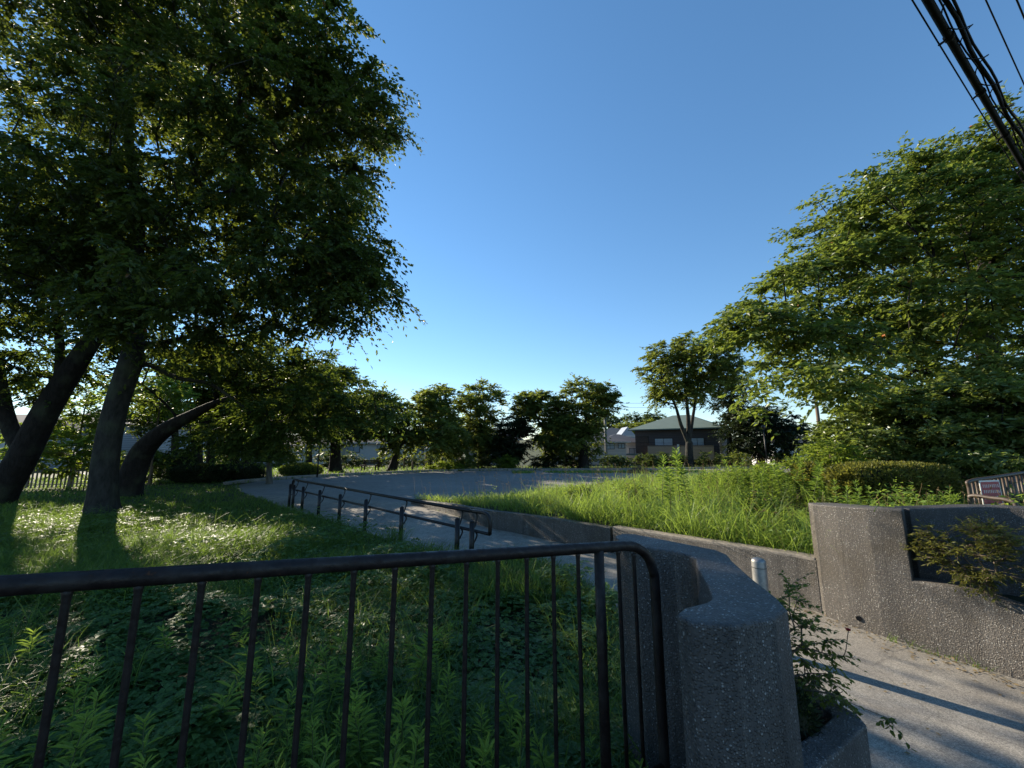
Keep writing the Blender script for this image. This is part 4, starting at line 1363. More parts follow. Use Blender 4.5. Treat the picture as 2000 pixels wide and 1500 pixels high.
# ------------------------------------------------------------------ clipped hedges, bushes
def clipped(name, label, c, r, n, leaf, seed, L=0.05, W=0.028, power=3.0, cat='hedge', group=None, rough=0.08):
    """Clipped bush: stems and an added dark core, leaves all over its rounded box."""
    rng = np.random.default_rng(seed)
    c, r = np.asarray(c, float), np.asarray(r, float)
    root = empty(name, c - [0, 0, r[2]], label, cat, group)
    d = unit(rng.normal(0, 1, (n, 3)))
    k = (np.abs(d) ** power).sum(1) ** (-1 / power)
    lump = 1 + rough * (vnoise(d[:, 0] * 3 + d[:, 2] * 2 + 9, d[:, 1] * 3 + 5, seed, 0.6) - 0.5) * 2
    p = d * (k * lump * rng.uniform(0.86, 1.04, n))[:, None] * r + [0, 0, r[2]]
    ld = unit(d + rng.normal(0, 0.6, (n, 3)) + [0, 0, 0.5])
    nr = unit(d + rng.normal(0, 0.7, (n, 3)))
    v, f, rr = leaf_quads(p, ld, nr, L * rng.uniform(0.7, 1.3, n), W * rng.uniform(0.7, 1.3, n), rng.random(n) * 0.97)
    link('foliage', np_mesh('foliage', v, [f], False, rr), leaf, root)
    mb = MB()
    for q in range(26):
        a = rng.random() * 6.28
        e = np.array([math.cos(a) * r[0] * rng.uniform(0.2, 0.8), math.sin(a) * r[1] * rng.uniform(0.2, 0.8), r[2] * rng.uniform(1.0, 1.75)])
        s = np.array([e[0] * 0.45, e[1] * 0.45, -0.15])
        mb.tube(smooth_path([s, (s + e) / 2 + rng.normal(0, 0.05, 3), e], 3), [0.014 * max(0.6, r[2])] * 7, 5)
    mb.build('stems', M['bark_dark'], root, smooth=True)
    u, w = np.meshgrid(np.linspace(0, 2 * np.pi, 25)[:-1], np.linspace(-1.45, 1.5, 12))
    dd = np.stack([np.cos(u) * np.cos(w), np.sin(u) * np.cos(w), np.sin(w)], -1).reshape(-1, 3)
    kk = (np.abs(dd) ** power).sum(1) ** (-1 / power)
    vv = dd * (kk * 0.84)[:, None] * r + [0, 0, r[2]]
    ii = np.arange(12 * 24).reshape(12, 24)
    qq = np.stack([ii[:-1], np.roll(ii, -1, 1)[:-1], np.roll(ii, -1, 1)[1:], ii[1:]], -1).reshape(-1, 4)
    link('dark_core', np_mesh('dark_core', vv, [qq], True), M['soil'], root)  # added solid core, dark colour standing in for the shaded inside
    return root


hc = at(1742, 940, 7.3)
clipped('clipped_hedge', 'yellow-green flat-topped azalea hedge on the bank above the tall wall', hc, (0.98, 0.42, 0.30), 16000, M['hedge'], 71, 0.055, 0.028, 4.0)
clipped('clipped_hedge', 'small dark clipped bush at the plaza end of the flat azalea hedge', at(1582, 926, 8.6), (0.26, 0.3, 0.22), 4000, M['hedge'], 72, 0.055, 0.028, 3.0)
c = at(345, 903, 24.5)
c[2] = GZ + 0.85
clipped('round_bush', 'dark ball-shaped clipped bush behind the low hedge under the trees', c, (1.0, 0.9, 0.85), 6000, M['leaf_dark'], 73, 0.1, 0.06, 2.2, 'bush')
c = at(388, 925, 22.5)
c[2] = GZ + 0.5
clipped('clipped_hedge', 'low dark rounded hedge on the lawn, near end by the trees', c, (1.25, 0.8, 0.5), 7000, M['leaf_dark'], 74, 0.09, 0.055, 3.2)
c = at(462, 920, 24.0)
c[2] = GZ + 0.45
clipped('clipped_hedge', 'low dark flat hedge on the lawn, end nearest the plaza', c, (1.5, 0.8, 0.45), 7000, M['leaf_dark'], 75, 0.09, 0.055, 3.6)
c = at(588, 912, 27.5)
c[2] = GZ + 0.4
clipped('grassy_bush', 'soft grey-green mound of growth at the plaza edge before the white wall', c, (1.3, 0.8, 0.42), 5000, M['leaf_far'], 76, 0.14, 0.05, 2.4, 'bush')


def bush(name, label, px, py, Y, rx, rz, ry, n, leaf, seed, L=0.14, W=0.07, cr=0.45, zb=None, group=None, droop=0.25, tw=8, per=8):
    c = at(px, py, Y)
    s = mpp(c)
    b = np.array([c[0], c[1], (GZ if zb is None else zb) - 0.05])
    return tree(name, label, 'bush', [b, b * 0.5 + c * 0.5, c], [0.05, 0.04, 0.03], [(c, np.array([rx * s, ry, rz * s]), 1)], n, cr, tw, per, L, W, M[leaf], M['twig'], seed, group=group, seg=0.4, droop=droop, twig_r=0.005, r_tip=0.006, part_names=('stems', 'foliage'), spray_twigs=False, shell=0.36, tri=Y > 15)


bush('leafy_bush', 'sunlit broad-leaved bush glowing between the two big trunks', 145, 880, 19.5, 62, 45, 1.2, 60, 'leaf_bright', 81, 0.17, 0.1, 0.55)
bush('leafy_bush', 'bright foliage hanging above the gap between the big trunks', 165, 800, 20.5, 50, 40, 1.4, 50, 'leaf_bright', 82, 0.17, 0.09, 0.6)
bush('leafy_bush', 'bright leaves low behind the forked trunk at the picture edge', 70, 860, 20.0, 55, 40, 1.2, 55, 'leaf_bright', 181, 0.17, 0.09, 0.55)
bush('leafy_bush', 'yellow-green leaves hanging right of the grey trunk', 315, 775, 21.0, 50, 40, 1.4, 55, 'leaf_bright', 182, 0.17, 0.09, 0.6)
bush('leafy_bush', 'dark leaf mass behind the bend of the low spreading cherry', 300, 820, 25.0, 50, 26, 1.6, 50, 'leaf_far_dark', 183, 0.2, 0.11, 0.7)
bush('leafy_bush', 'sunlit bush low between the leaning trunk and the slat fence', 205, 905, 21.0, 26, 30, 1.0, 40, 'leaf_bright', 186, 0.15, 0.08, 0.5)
bush('leafy_bush', 'dim shrub between the leaning trunk and the round bush', 300, 905, 22.0, 40, 30, 1.2, 40, 'leaf_cherry', 83, 0.16, 0.08, 0.5)
bush('leafy_bush', 'sunny shrub behind the slim tree of the hedge row', 432, 890, 33.0, 20, 26, 1.4, 40, 'leaf_bright', 84, 0.2, 0.1, 0.6)
bush('flowering_bush', 'pale sunlit weeds spilling over the far kerb', 870, 912, 34.8, 38, 9, 1.2, 60, 'leaf_bright', 85, 0.2, 0.08, 0.5)
bush('flowering_bush', 'olive shrub at the end of the sunlit weeds by the far kerb', 905, 906, 35.6, 20, 14, 1.2, 40, 'leaf_far', 86, 0.18, 0.08, 0.5)
bush('leafy_bush', 'pale variegated bush in front of the dark evergreen', 990, 902, 36.6, 26, 11, 1.0, 50, 'leaf_bright', 87, 0.16, 0.09, 0.4)
bed = [(935, 38.0, 30, 11, 'leaf_far_dark', 'dark bush under the tall oval tree'), (1060, 38.6, 45, 10, 'leaf_dark', 'long low dark bush under the open-crowned tree'), (1120, 39.0, 40, 10, 'leaf_dark', 'low dark bush under the dense roundish tree'),
       (1200, 39.5, 36, 9, 'leaf_far_dark', 'low green bush in front of the pale pink house'), (1265, 40.0, 30, 12, 'leaf_far_dark', 'dark bush before the porch roof'), (1310, 40.5, 34, 15, 'leaf_far_dark', 'dark bush hiding the foot of the fan-shaped zelkova'),
       (1390, 40.5, 34, 15, 'leaf_far_dark', 'leafy bush below the tan balcony'), (1440, 41.0, 30, 15, 'leaf_far', 'pale-flecked bush at the corner of the green-roofed house'), (1540, 42.0, 40, 14, 'leaf_far_dark', 'low bush at the foot of the black-green evergreen')]
bed += [(500, 40, 22, 18, 'leaf_far_dark', 'dim bush behind the tilted dark tree'), (560, 42, 26, 14, 'leaf_cherry', 'dim bush left of the soft grey-green mound'), (640, 40, 22, 18, 'leaf_far_dark', 'dark bush right behind the lamp post'), (690, 41, 24, 16, 'leaf_far_dark', 'dark bush between the broad tree and the bench'),
        (750, 42, 20, 18, 'leaf_cherry', 'sunlit bush behind the end of the bench'), (800, 43, 26, 14, 'leaf_far_dark', 'dark bush behind the tall pale posts'), (838, 41, 18, 20, 'leaf_far_dark', 'dark bush behind the post nearest the sunlit weeds')]
for i, (px, Y, rx, rz, lf, lab) in enumerate(bed):
    bush('border_bush', lab, px, 900, Y, rx, rz, 1.2, 45, lf, 90 + i, 0.18, 0.1, 0.5, group='bushes behind the plaza')
bush('weedy_bush', 'fresh green weeds in front of the glossy shrub', 1625, 895, 8.6, 38, 30, 0.6, 70, 'leaf_bright', 101, 0.075, 0.032, 0.25, zb=-1.2, droop=0.2)

for i, (px, py, Y, rx, rz, lab) in enumerate([(1390, 938, 10.5, 22, 12, 'leafy weed clump next to the very tall feathery weeds'), (1440, 930, 10.2, 24, 14, 'leafy weed clump before the corner of the green-roofed house'), (1500, 926, 9.6, 26, 16, 'leafy weed clump in front of the black-green evergreen'), (1555, 918, 9.0, 28, 24, 'leafy weed clump left of the small dark clipped bush'),
        (1240, 965, 9.2, 24, 14, 'low broad weed clump in the middle of the bank'), (1130, 962, 10.4, 22, 12, 'low broad weed clump towards the plaza end of the bank'), (1480, 985, 6.9, 30, 22, 'broad weed clump above the wall behind the bollard')]):
    bush('weed_clump', lab, px, py, Y, rx, rz, 0.4, 40, 'leaf_bright', 140 + i, 0.07, 0.026, 0.2, zb=-1.45, droop=0.15, group='weed clumps on the bank')

# ------------------------------------------------------------------ grass
rng = np.random.default_rng(5)
ps = bank_samples(84000, rng, 1.1)
keep = ~((np.abs(ps[:, 0] - hc[0]) < 0.95) & (np.abs(ps[:, 1] - hc[1]) < 0.4)) & (vnoise(ps[:, 0], ps[:, 1], 19, 0.33) + 0.25 * rng.random(len(ps)) > 0.3)
ps = ps[keep]
tuft = vnoise(ps[:, 0], ps[:, 1], 8, 0.45)
tuft2 = vnoise(ps[:, 0], ps[:, 1], 9, 1.7)
hh = (0.16 + 0.42 * tuft + 0.42 * tuft2 ** 1.5) * rng.uniform(0.35, 1.35, len(ps)) * np.clip(1.15 - 0.02 * ps[:, 1], 0.5, 1.1)
hh *= np.where((ps[:, 0] > 4.1) & (ps[:, 1] < 8.5), np.where(ps[:, 0] > 5.4, 0.3, 0.5), 1.0)
edge = np.exp(-np.abs(ps[:, 1] - 13.3 + 0.1 * ps[:, 0]) / 1.2) * (ps[:, 0] < 3)
hh *= (1 - 0.6 * edge)
v, f, r = grass_mesh(ps, hh, rng.uniform(0.004, 0.0085, len(ps)) * (1 + ps[:, 1] * 0.05), rng, 0.42, 0.8, wind=(-0.25, -0.45, 0))
patch = np.repeat(vnoise(ps[:, 0], ps[:, 1], 77, 1.1) * 0.6 + vnoise(ps[:, 0], ps[:, 1], 78, 0.3) * 0.4, 7)
r = np.where(r > 0.985, r, (0.55 * r + 0.45 * patch).clip(0, 0.97))
o = link('tall_grass', np_mesh('tall_grass', v, f, False, r), M['grass_tall'])
tag(o, 'tall bright green grass covering the bank above the low retaining wall', 'grass', kind='stuff')

# broad weeds low on the bank, along the wall
ps = bank_samples(30000, rng, 1.4)
ps = ps[vnoise(ps[:, 0], ps[:, 1], 61, 0.7) > 0.5]
n = len(ps)
ps[:, 2] += rng.uniform(0.02, 0.62, n) * vnoise(ps[:, 0], ps[:, 1], 62, 0.5)
ld = rand_dirs(n, rng, 0.5, 0.1)
v, f, r = leaf_quads(ps, ld, unit(np.array([0, 0, 1.0]) + rng.normal(0, 0.5, (n, 3))), rng.uniform(0.04, 0.12, n), rng.uniform(0.018, 0.045, n), rng.random(n) * 0.97)
tag(link('bank_weeds', np_mesh('bank_weeds', v, [f], False, r), M['goldenrod']), 'small broad leaves growing among the tall bank grass', 'weeds', kind='stuff')


# seed heads and dry stalks standing out of the bank grass
ps = bank_samples(1500, rng, 1.0)
n = len(ps)
hs = rng.uniform(0.45, 0.85, n) * np.where((ps[:, 0] > 4.1) & (ps[:, 1] < 8.5), 0.5, 1.0)
tip = ps + np.stack([rng.normal(-0.06, 0.1, n), rng.normal(-0.06, 0.1, n), hs], -1)
sd = unit(np.cross(tip - ps, rng.normal(0, 1, (n, 3)))) * 0.0016 * (1 + ps[:, 1:2] * 0.08)
V = np.stack([ps - sd, ps + sd, tip + sd * 0.6, tip - sd * 0.6], 1).reshape(-1, 3)
F = np.arange(n)[:, None] * 4 + np.array([[0, 1, 2, 3]])
hd_ = unit(unit(tip - ps) + np.stack([rng.normal(-0.5, 0.4, n), rng.normal(-0.5, 0.4, n), rng.normal(-0.3, 0.4, n)], -1))
v2, f2, r2 = leaf_quads(tip, hd_, rand_dirs(n, rng), rng.uniform(0.05, 0.1, n), rng.uniform(0.01, 0.018, n), rng.random(n))
v3, f3, r3 = leaf_quads(tip, hd_, unit(np.cross(hd_, rand_dirs(n, rng))), rng.uniform(0.05, 0.1, n), rng.uniform(0.01, 0.018, n), rng.random(n))
me = np_mesh('seed_heads', np.concatenate([V, v2, v3]), [np.concatenate([F, f2 + len(V), f3 + len(V) + len(v2)])], False, np.concatenate([np.full(len(V), 0.4), r2, r3]))
tag(link('seed_heads', me, M['straw']), 'pale grass seed heads nodding above the bank grass', 'seed heads', kind='stuff')


def in_view(x, y):
    return np.abs(x) < y * 1.42 + 0.3


# lawn under the trees
def lawn_points(n, x0, x1, y0, y1, power):
    u = rng.random(n * 4)
    y = (y0 ** (1 - power) + u * (y1 ** (1 - power) - y0 ** (1 - power))) ** (1 / (1 - power))
    x = rng.uniform(-1.42, 0.6, n * 4) * y
    keep = (x > x0) & (x < x1) & in_poly(x, y, soil_poly)
    x, y = x[keep][:n], y[keep][:n]
    return np.stack([x, y, np.full(len(x), GZ)], -1)


ps = lawn_points(85000, -40, 3, 5.0, 26, 1.6)
far_k = np.clip((ps[:, 1] - 5) / 12, 0, 1)
tall = vnoise(ps[:, 0], ps[:, 1], 21, 1.3)
hh = (0.08 + 0.36 * tall ** 1.6 * (1 - 0.7 * far_k)) * rng.uniform(0.5, 1.35, len(ps))
v, f, r = grass_mesh(ps, hh, rng.uniform(0.006, 0.011, len(ps)) * (1 + 0.09 * ps[:, 1]), rng, 0.4, 0.6, segs=2)
tag(link('lawn_grass', np_mesh('lawn_grass', v, f, False, r), M['grass_lawn']), 'short uneven grass under the big trees beside the path', 'grass', kind='stuff')

# clover and creeping leaves in the shade behind the railing
ps = lawn_points(40000, -12, 3, 1.9, 11.5, 1.3)
hgt = 0.05 + 0.46 * vnoise(ps[:, 0], ps[:, 1], 31, 0.9) * vnoise(ps[:, 0], ps[:, 1], 32, 0.35) + 0.05 * rng.random(len(ps))
ps[:, 2] += hgt
n = len(ps)
az = rng.random(n) * 2 * np.pi
up = unit(np.array([0, 0, 1.0]) + rng.normal(0, 0.28, (n, 3)))
V, F, Rr, off = [], [], [], 0
sz = rng.uniform(0.024, 0.052, n)
rb_ = rng.random(n) * 0.97
for q in range(3):
    a = az + q * 2.094
    d = unit(np.stack([np.cos(a), np.sin(a), rng.normal(0.05, 0.2, n)], -1))
    d = unit(d - up * (d * up).sum(1)[:, None] * 0.7)
    v, f, r = leaf_quads(ps, d, up, sz, sz * 0.95, rb_, fold=0.12)
    V.append(v)
    F.append(f + off)
    Rr.append(r)
    off += len(v)
tag(link('clover_cover', np_mesh('clover_cover', np.concatenate(V), [np.concatenate(F)], False, np.concatenate(Rr)), M['clover']), 'dark green clover and creepers carpeting the slope behind the railing', 'ground cover', kind='stuff')

# longer grass between the clover
ps = lawn_points(20000, -14, 3, 2.0, 12.0, 1.3)
keep = vnoise(ps[:, 0], ps[:, 1], 41, 0.8) > 0.5
ps = ps[keep]
hh = 0.22 + 0.4 * rng.random(len(ps)) ** 2
v, f, r = grass_mesh(ps, hh, rng.uniform(0.004, 0.009, len(ps)), rng, 0.35, 0.75, segs=4)
tag(link('long_grass', np_mesh('long_grass', v, f, False, r), M['grass_lawn']), 'long arching grass blades rising out of the clover behind the railing', 'grass', kind='stuff')

# grass strip behind the plaza
n = 16000
x = rng.uniform(-30, 34, n)
y = rng.uniform(22, 41, n)
kp_ = ~in_poly(x, y, PLAZA) & (y > np.interp(x, [-30, -15, -6, 5, 34], [21, 22, 33, 35, 39]))
ps = np.stack([x, y, np.full(n, GZ - 0.03)], -1)[kp_]
v, f, r = grass_mesh(ps, rng.uniform(0.12, 0.35, len(ps)), rng.uniform(0.03, 0.06, len(ps)), rng, 0.4, 0.5, segs=2)
tag(link('border_grass', np_mesh('border_grass', v, f, False, r), M['grass_lawn']), 'strip of rough grass along the far kerb of the plaza', 'grass', kind='stuff')
n = 5200
x = rng.uniform(0, 22, n)
y = 32.2 + (x - 8) * 0.09 + rng.normal(0, 0.7, n)
ps = np.stack([x, y, np.full(n, GZ)], -1)[vnoise(x, y, 51, 2.0) > 0.35]
v, f, r = grass_mesh(ps, rng.uniform(0.08, 0.22, len(ps)), rng.uniform(0.03, 0.05, len(ps)), rng, 0.4, 0.5, segs=2)
tag(link('plaza_grass', np_mesh('plaza_grass', v, f, False, r), M['straw'] if False else M['grass_tall']), 'thin yellowed grass growing on the far gravel of the plaza', 'grass', kind='stuff')


# ------------------------------------------------------------------ goldenrod and other single plants
def goldenrod_meshes(seed, h=0.7, n=46, L=0.11):
    g = np.random.default_rng(seed)
    bendv = g.normal(0, 0.08, 2)
    ts = np.linspace(0, 1, 7)
    stem = np.stack([bendv[0] * ts ** 2, bendv[1] * ts ** 2, h * ts], -1)
    sv, sq = tube_arrays(stem, 0.004 * (1 - 0.6 * ts) + 0.001, 5)
    t = np.sort(g.uniform(0.12, 1.0, n) ** 0.8)
    a = np.arange(n) * 2.4 + g.normal(0, 0.3, n)
    pos = np.stack([bendv[0] * t ** 2, bendv[1] * t ** 2, h * t], -1)
    lift = -0.15 + 1.3 * t ** 2.5
    d = unit(np.stack([np.cos(a), np.sin(a), lift], -1))
    s = L * (0.9 + 0.3 * g.random(n)) * np.where(t > 0.85, 0.75, 1.0)
    nr = unit(np.stack([-np.cos(a) * 0.5, -np.sin(a) * 0.5, np.ones(n)], -1))
    v, f, r = leaf_quads(pos, d, nr, s, s * 0.19, (0.35 * g.random(n) + 0.6 * t).clip(0, 0.97), two=True, fold=0.2)
    return np_mesh('stem', sv, [sq], True), np_mesh('leaves', v, [f], False, r)


variants = [goldenrod_meshes(200 + k, 0.62 + 0.06 * (k % 4), 44 + 4 * (k % 3), 0.10 + 0.01 * (k % 3)) for k in range(6)]


variants += [goldenrod_meshes(300 + k, 0.70, 90, 0.105) for k in range(3)]


def plant(k, loc, scale, rz, label, group, tall=False):
    s, l = variants[6 + k % 3] if tall else variants[k % 6]
    o = empty('goldenrod_plant', loc, label, 'plant', group)
    o.scale = (scale,) * 3
    o.rotation_euler = (random.Random(k * 7 + 1).uniform(-0.12, 0.12), random.Random(k * 3 + 2).uniform(-0.12, 0.12), rz)
    link('stem', s, M['stem'], o)
    link('leaves', l, M['goldenrod'], o)


near = [(545, 1330), (610, 1350), (655, 1295), (690, 1420), (740, 1290), (790, 1350), (865, 1290), (585, 1270), (640, 1440), (560, 1460), (770, 1440), (720, 1365), (830, 1400), (940, 1420),
        (60, 1440), (110, 1475), (255, 1470), (290, 1430), (30, 1490), (870, 1230), (800, 1250), (1010, 1440), (180, 1480), (475, 1480)]
nrg = random.Random(5)
near += [(nrg.uniform(500, 900), nrg.uniform(1200, 1480)) for _ in range(22)] + [(nrg.uniform(0, 480), nrg.uniform(1200, 1480)) for _ in range(12)] + [(nrg.uniform(900, 1250), nrg.uniform(1250, 1480)) for _ in range(8)]
def project(p):
    f_ = p[1] * CP + p[2] * SP
    return 1000 + 770 * p[0] / f_, 750 - 770 * (-p[1] * SP + p[2] * CP) / f_


def bar_px(t, py):
    a, b = fp(t, 0.0), fp(t, -0.95)
    (xa, ya), (xb, yb) = project(a), project(b)
    return xa + (xb - xa) * (py - ya) / (yb - ya)


words_ = ['first', 'second', 'third', 'fourth', 'fifth', 'sixth', 'seventh', 'eighth', 'ninth', 'tenth', 'eleventh', 'twelfth', 'thirteenth', 'fourteenth', 'fifteenth', 'sixteenth']
shoots = []
for i, (px, py) in enumerate(near):
    p = at(px, py, 1.0)
    top_z = -1.34 - 0.05 * (i % 5)
    p = p * (top_z / p[2])
    gap = sum(1 for t in bar_ts + [1.012] if 0 < bar_px(t, py) < px)
    shoots.append([gap, py, p, top_z])
order = sorted(range(len(shoots)), key=lambda q: (shoots[q][0], -shoots[q][1]))
seen = {}
for q in order:
    gap, py, p, top_z = shoots[q]
    r_ = seen[gap] = seen.get(gap, 0) + 1
    where = 'beside the first bar at the picture edge' if gap == 0 else 'in the %s railing gap from the picture edge' % words_[min(gap, 16) - 1]
    rank = 'lowest one' if r_ == 1 else words_[r_ - 1] + ' from below'
    plant(q, (p[0], p[1], GZ), (top_z - GZ) / 0.66, q * 1.9, 'goldenrod shoot seen %s, %s' % (where, rank), 'goldenrod shoots behind the railing')
bankp = [(1288, 892, 7.6, 1.25), (1322, 880, 7.7, 1.4), (1342, 905, 7.6, 1.2), (1362, 918, 7.9, 1.1), (1304, 918, 7.5, 1.1)]
brg = random.Random(12)
for k in range(34):
    q = brg.random()
    bankp.append((1400 + 210 * q + brg.uniform(-12, 12), 905 + brg.uniform(-6, 26), 9.6 - 2.0 * q + brg.uniform(-0.4, 0.4), brg.uniform(0.85, 1.15)))
for k in range(22):
    bankp.append((1600 + 270 * brg.random(), brg.uniform(952, 978), brg.uniform(5.6, 6.4), brg.uniform(0.6, 0.85)))
for i, (px, py, Y, sc) in enumerate(bankp):
    p = at(px, py, Y)
    if i < 5:
        plant(i, (p[0], p[1], p[2] - 0.70 * sc), sc, i * 2.3, ['second tallest feathery weed on the bank, first of its group', 'tallest feathery weed sticking up above the bank grass', 'feathery weed just past the tallest one on the bank', 'lower feathery weed at the evergreen end of the tall group', 'low feathery weed between the two tallest ones on the bank'][i], 'tall weeds on the bank', True)
    elif i < 39:
        plant(i, (p[0], p[1], p[2] - 0.66 * sc), sc, i * 2.3, 'sunny goldenrod shoot between the very tall weeds and the small clipped bush', 'goldenrod shoots on top of the bank')
    else:
        plant(i, (p[0], p[1], p[2] - 0.66 * sc), sc, i * 2.3, 'bright goldenrod shoot peeping over the tall wall before the flat azalea hedge', 'goldenrod shoots behind the tall wall')

# grass tuft at the path edge by the end of the handrail, and one in front of the handrail
for (px, py, Y, n, h, lab) in ((1012, 1115, 6.5, 260, 0.42, 'dark spiky grass tuft at the path edge seen between the railing bars'), (770, 1050, 8.2, 200, 0.5, 'grey-green grass tuft growing against the handrail post')):
    p = at(px, py, Y)
    p[2] = GZ
    a = rng.normal(0, 0.09, (n, 3)) * [1, 1, 0]
    v, f, r = grass_mesh(a, h * rng.uniform(0.5, 1.1, n), rng.uniform(0.004, 0.008, n), rng, 0.3, 0.5, segs=4)
    o = link('grass_tuft', np_mesh('grass_tuft', v, f, False, r), M['grass_lawn'])
    o.location = p
    tag(o, lab, 'grass tuft')

# rose bush in the small planter
rb0 = np.array([1.28, 2.12, -1.29])
tree('rose_bush', 'straggly dark-leaved rose bush with one red flower in the low planter', 'bush',
     [rb0, rb0 + [0.02, 0.01, 0.12], rb0 + [0.03, 0.03, 0.24]], [0.012, 0.01, 0.008],
     [(np.array([1.36, 2.14, -0.82]), np.array([0.17, 0.14, 0.17]), 1), (np.array([1.50, 2.16, -0.98]), np.array([0.13, 0.12, 0.17]), 1), (np.array([1.45, 2.08, -1.12]), np.array([0.16, 0.14, 0.10]), 0.8), (np.array([1.66, 2.02, -1.24]), np.array([0.14, 0.08, 0.05]), 0.25)],
     50, 0.10, 5, 7, 0.024, 0.013, M['leaf_far'], M['twig'], 120, seg=0.08, droop=0.3, twig_r=0.0018, r_tip=0.0022, part_names=('stems', 'foliage'), two=True)
rose = [o for o in bpy.data.objects if o.name.startswith('rose_bush')][0]
g = np.random.default_rng(9)
fl = at(1657, 1232, 2.1) - rb0
a = np.arange(9) * 2.4
v, f, r = leaf_quads(np.tile(fl, (9, 1)), unit(np.stack([np.cos(a), np.sin(a), 0.5 + 0.5 * g.random(9)], -1)), unit(np.stack([np.cos(a), np.sin(a), -0.6 * np.ones(9)], -1)), 0.016, 0.014, g.random(9), two=True)
link('flower', np_mesh('flower', v, [f], False, r), M['red'], rose)
st = smooth_path([np.array([0.22, 0.04, 0.30]), fl + [-0.05, 0.0, -0.12], fl], 5)
vv, qq = tube_arrays(st, 0.002, 5)
link('flower_stem', np_mesh('flower_stem', vv, [qq], True), M['twig'], rose)
clipped('dwarf_conifer', 'small dark conifer cushion inside the low planter below the rose bush', (1.24, 2.02, -1.2), (0.12, 0.13, 0.12), 1600, M['leaf_dark'], 121, 0.035, 0.008, 2.2, 'shrub')

# dry shrub in the wall planter
ps0 = np.array([4.33, 3.78, -1.42])
tree('dry_shrub', 'sparse sunlit rosemary-like shrub in the recess of the tall wall', 'shrub',
     [ps0, ps0 + [-0.04, -0.02, 0.14], ps0 + [-0.08, -0.02, 0.26]], [0.02, 0.016, 0.012],
     [(np.array([4.06, 3.98, -0.95]), np.array([0.13, 0.2, 0.2]), 1), (np.array([4.22, 3.66, -0.85]), np.array([0.13, 0.2, 0.22]), 1), (np.array([4.18, 3.74, -1.12]), np.array([0.16, 0.22, 0.12]), 0.8), (np.array([4.38, 3.4, -1.12]), np.array([0.14, 0.16, 0.14]), 0.6)],
     130, 0.12, 7, 9, 0.036, 0.013, M['hedge'], M['twig'], 122, seg=0.1, droop=0.05, twig_r=0.002, r_tip=0.0026, part_names=('stems', 'foliage'))

# ------------------------------------------------------------------ houses beyond the park
def house(name, label, C, u, length, depth, z0, ze, zr_, wall, roof, wins=(), hip=True, over=0.5, trim='off_white', ridge_side=False, group='houses beyond the park', side_wins=()):
    """House with its near corner C; the front runs along u for length, the side runs along v (away) for depth. Windows: (u0, u1, z0, z1)."""
    u = unit(np.array([u[0], u[1], 0.0]))
    v = np.array([u[1], -u[0], 0.0])
    if v[1] < 0:
        v = -v
    C = np.array([C[0], C[1], 0.0])
    root = empty(name, (C[0], C[1], z0), label, 'house', group)
    inv = Matrix.Translation(-Vector(root.location))
    P = lambda a, b, z: C + u * a + v * b + np.array([0, 0, z])

    def blk(nm, a0, a1, b0, b1, za, zb, mat, par=root):
        mb = MB()
        vs = [P(a0, b0, za), P(a1, b0, za), P(a1, b1, za), P(a0, b1, za), P(a0, b0, zb), P(a1, b0, zb), P(a1, b1, zb), P(a0, b1, zb)]
        mb.add(vs, [(0, 3, 2, 1), (4, 5, 6, 7), (0, 1, 5, 4), (1, 2, 6, 5), (2, 3, 7, 6), (3, 0, 4, 7)])
        o = mb.build(nm, M[mat], par)
        o.matrix_parent_inverse = inv if par is root else Matrix.Identity(4)
        return o
    blk('wall', 0, length, 0, depth, z0, ze, wall)
    o_ = over
    e = [P(-o_, -o_, ze), P(length + o_, -o_, ze), P(length + o_, depth + o_, ze), P(-o_, depth + o_, ze)]
    if ridge_side:
        ins = (depth / 2 if False else 0)
        r = [P(length / 2, -o_ if not hip else depth * 0.3, zr_), P(length / 2, depth + o_ if not hip else depth * 0.7, zr_)]
        fc = [(0, 1, 4), (1, 2, 5, 4), (2, 3, 5), (3, 0, 4, 5), (0, 3, 2, 1)]
    else:
        i_ = depth * 0.5 if hip else -o_
        r = [P(min(i_, length * 0.45), depth / 2, zr_), P(max(length - i_, length * 0.55), depth / 2, zr_)]
        fc = [(0, 1, 5, 4), (1, 2, 5), (2, 3, 4, 5), (3, 0, 4), (0, 3, 2, 1)]
    mb = MB()
    mb.add([p + [0, 0, 0.12] for p in e] + [p + [0, 0, 0.12] for p in r], fc)
    rf_ = mb.build('roof', M[roof], root)
    rf_.matrix_parent_inverse = inv
    blk('gutter', -o_ - 0.02, length + o_ + 0.02, -o_ - 0.02, -o_ + 0.08, ze - 0.02, ze + 0.1, trim)
    for (a0, a1, za, zb) in wins:
        w = blk('window', a0, a1, -0.05, 0.02, za, zb, 'dark_frame')
        m = (a0 + a1) / 2
        for q0, q1 in ((a0 + 0.06, m - 0.03), (m + 0.03, a1 - 0.06)):
            pn = blk('pane', q0, q1, -0.07, -0.04, za + 0.06, zb - 0.06, 'curtain', w)
            pn.parent = w
            pn.matrix_parent_inverse = w.matrix_parent_inverse.inverted() @ inv if False else Matrix.Identity(4)
    return root, blk, inv


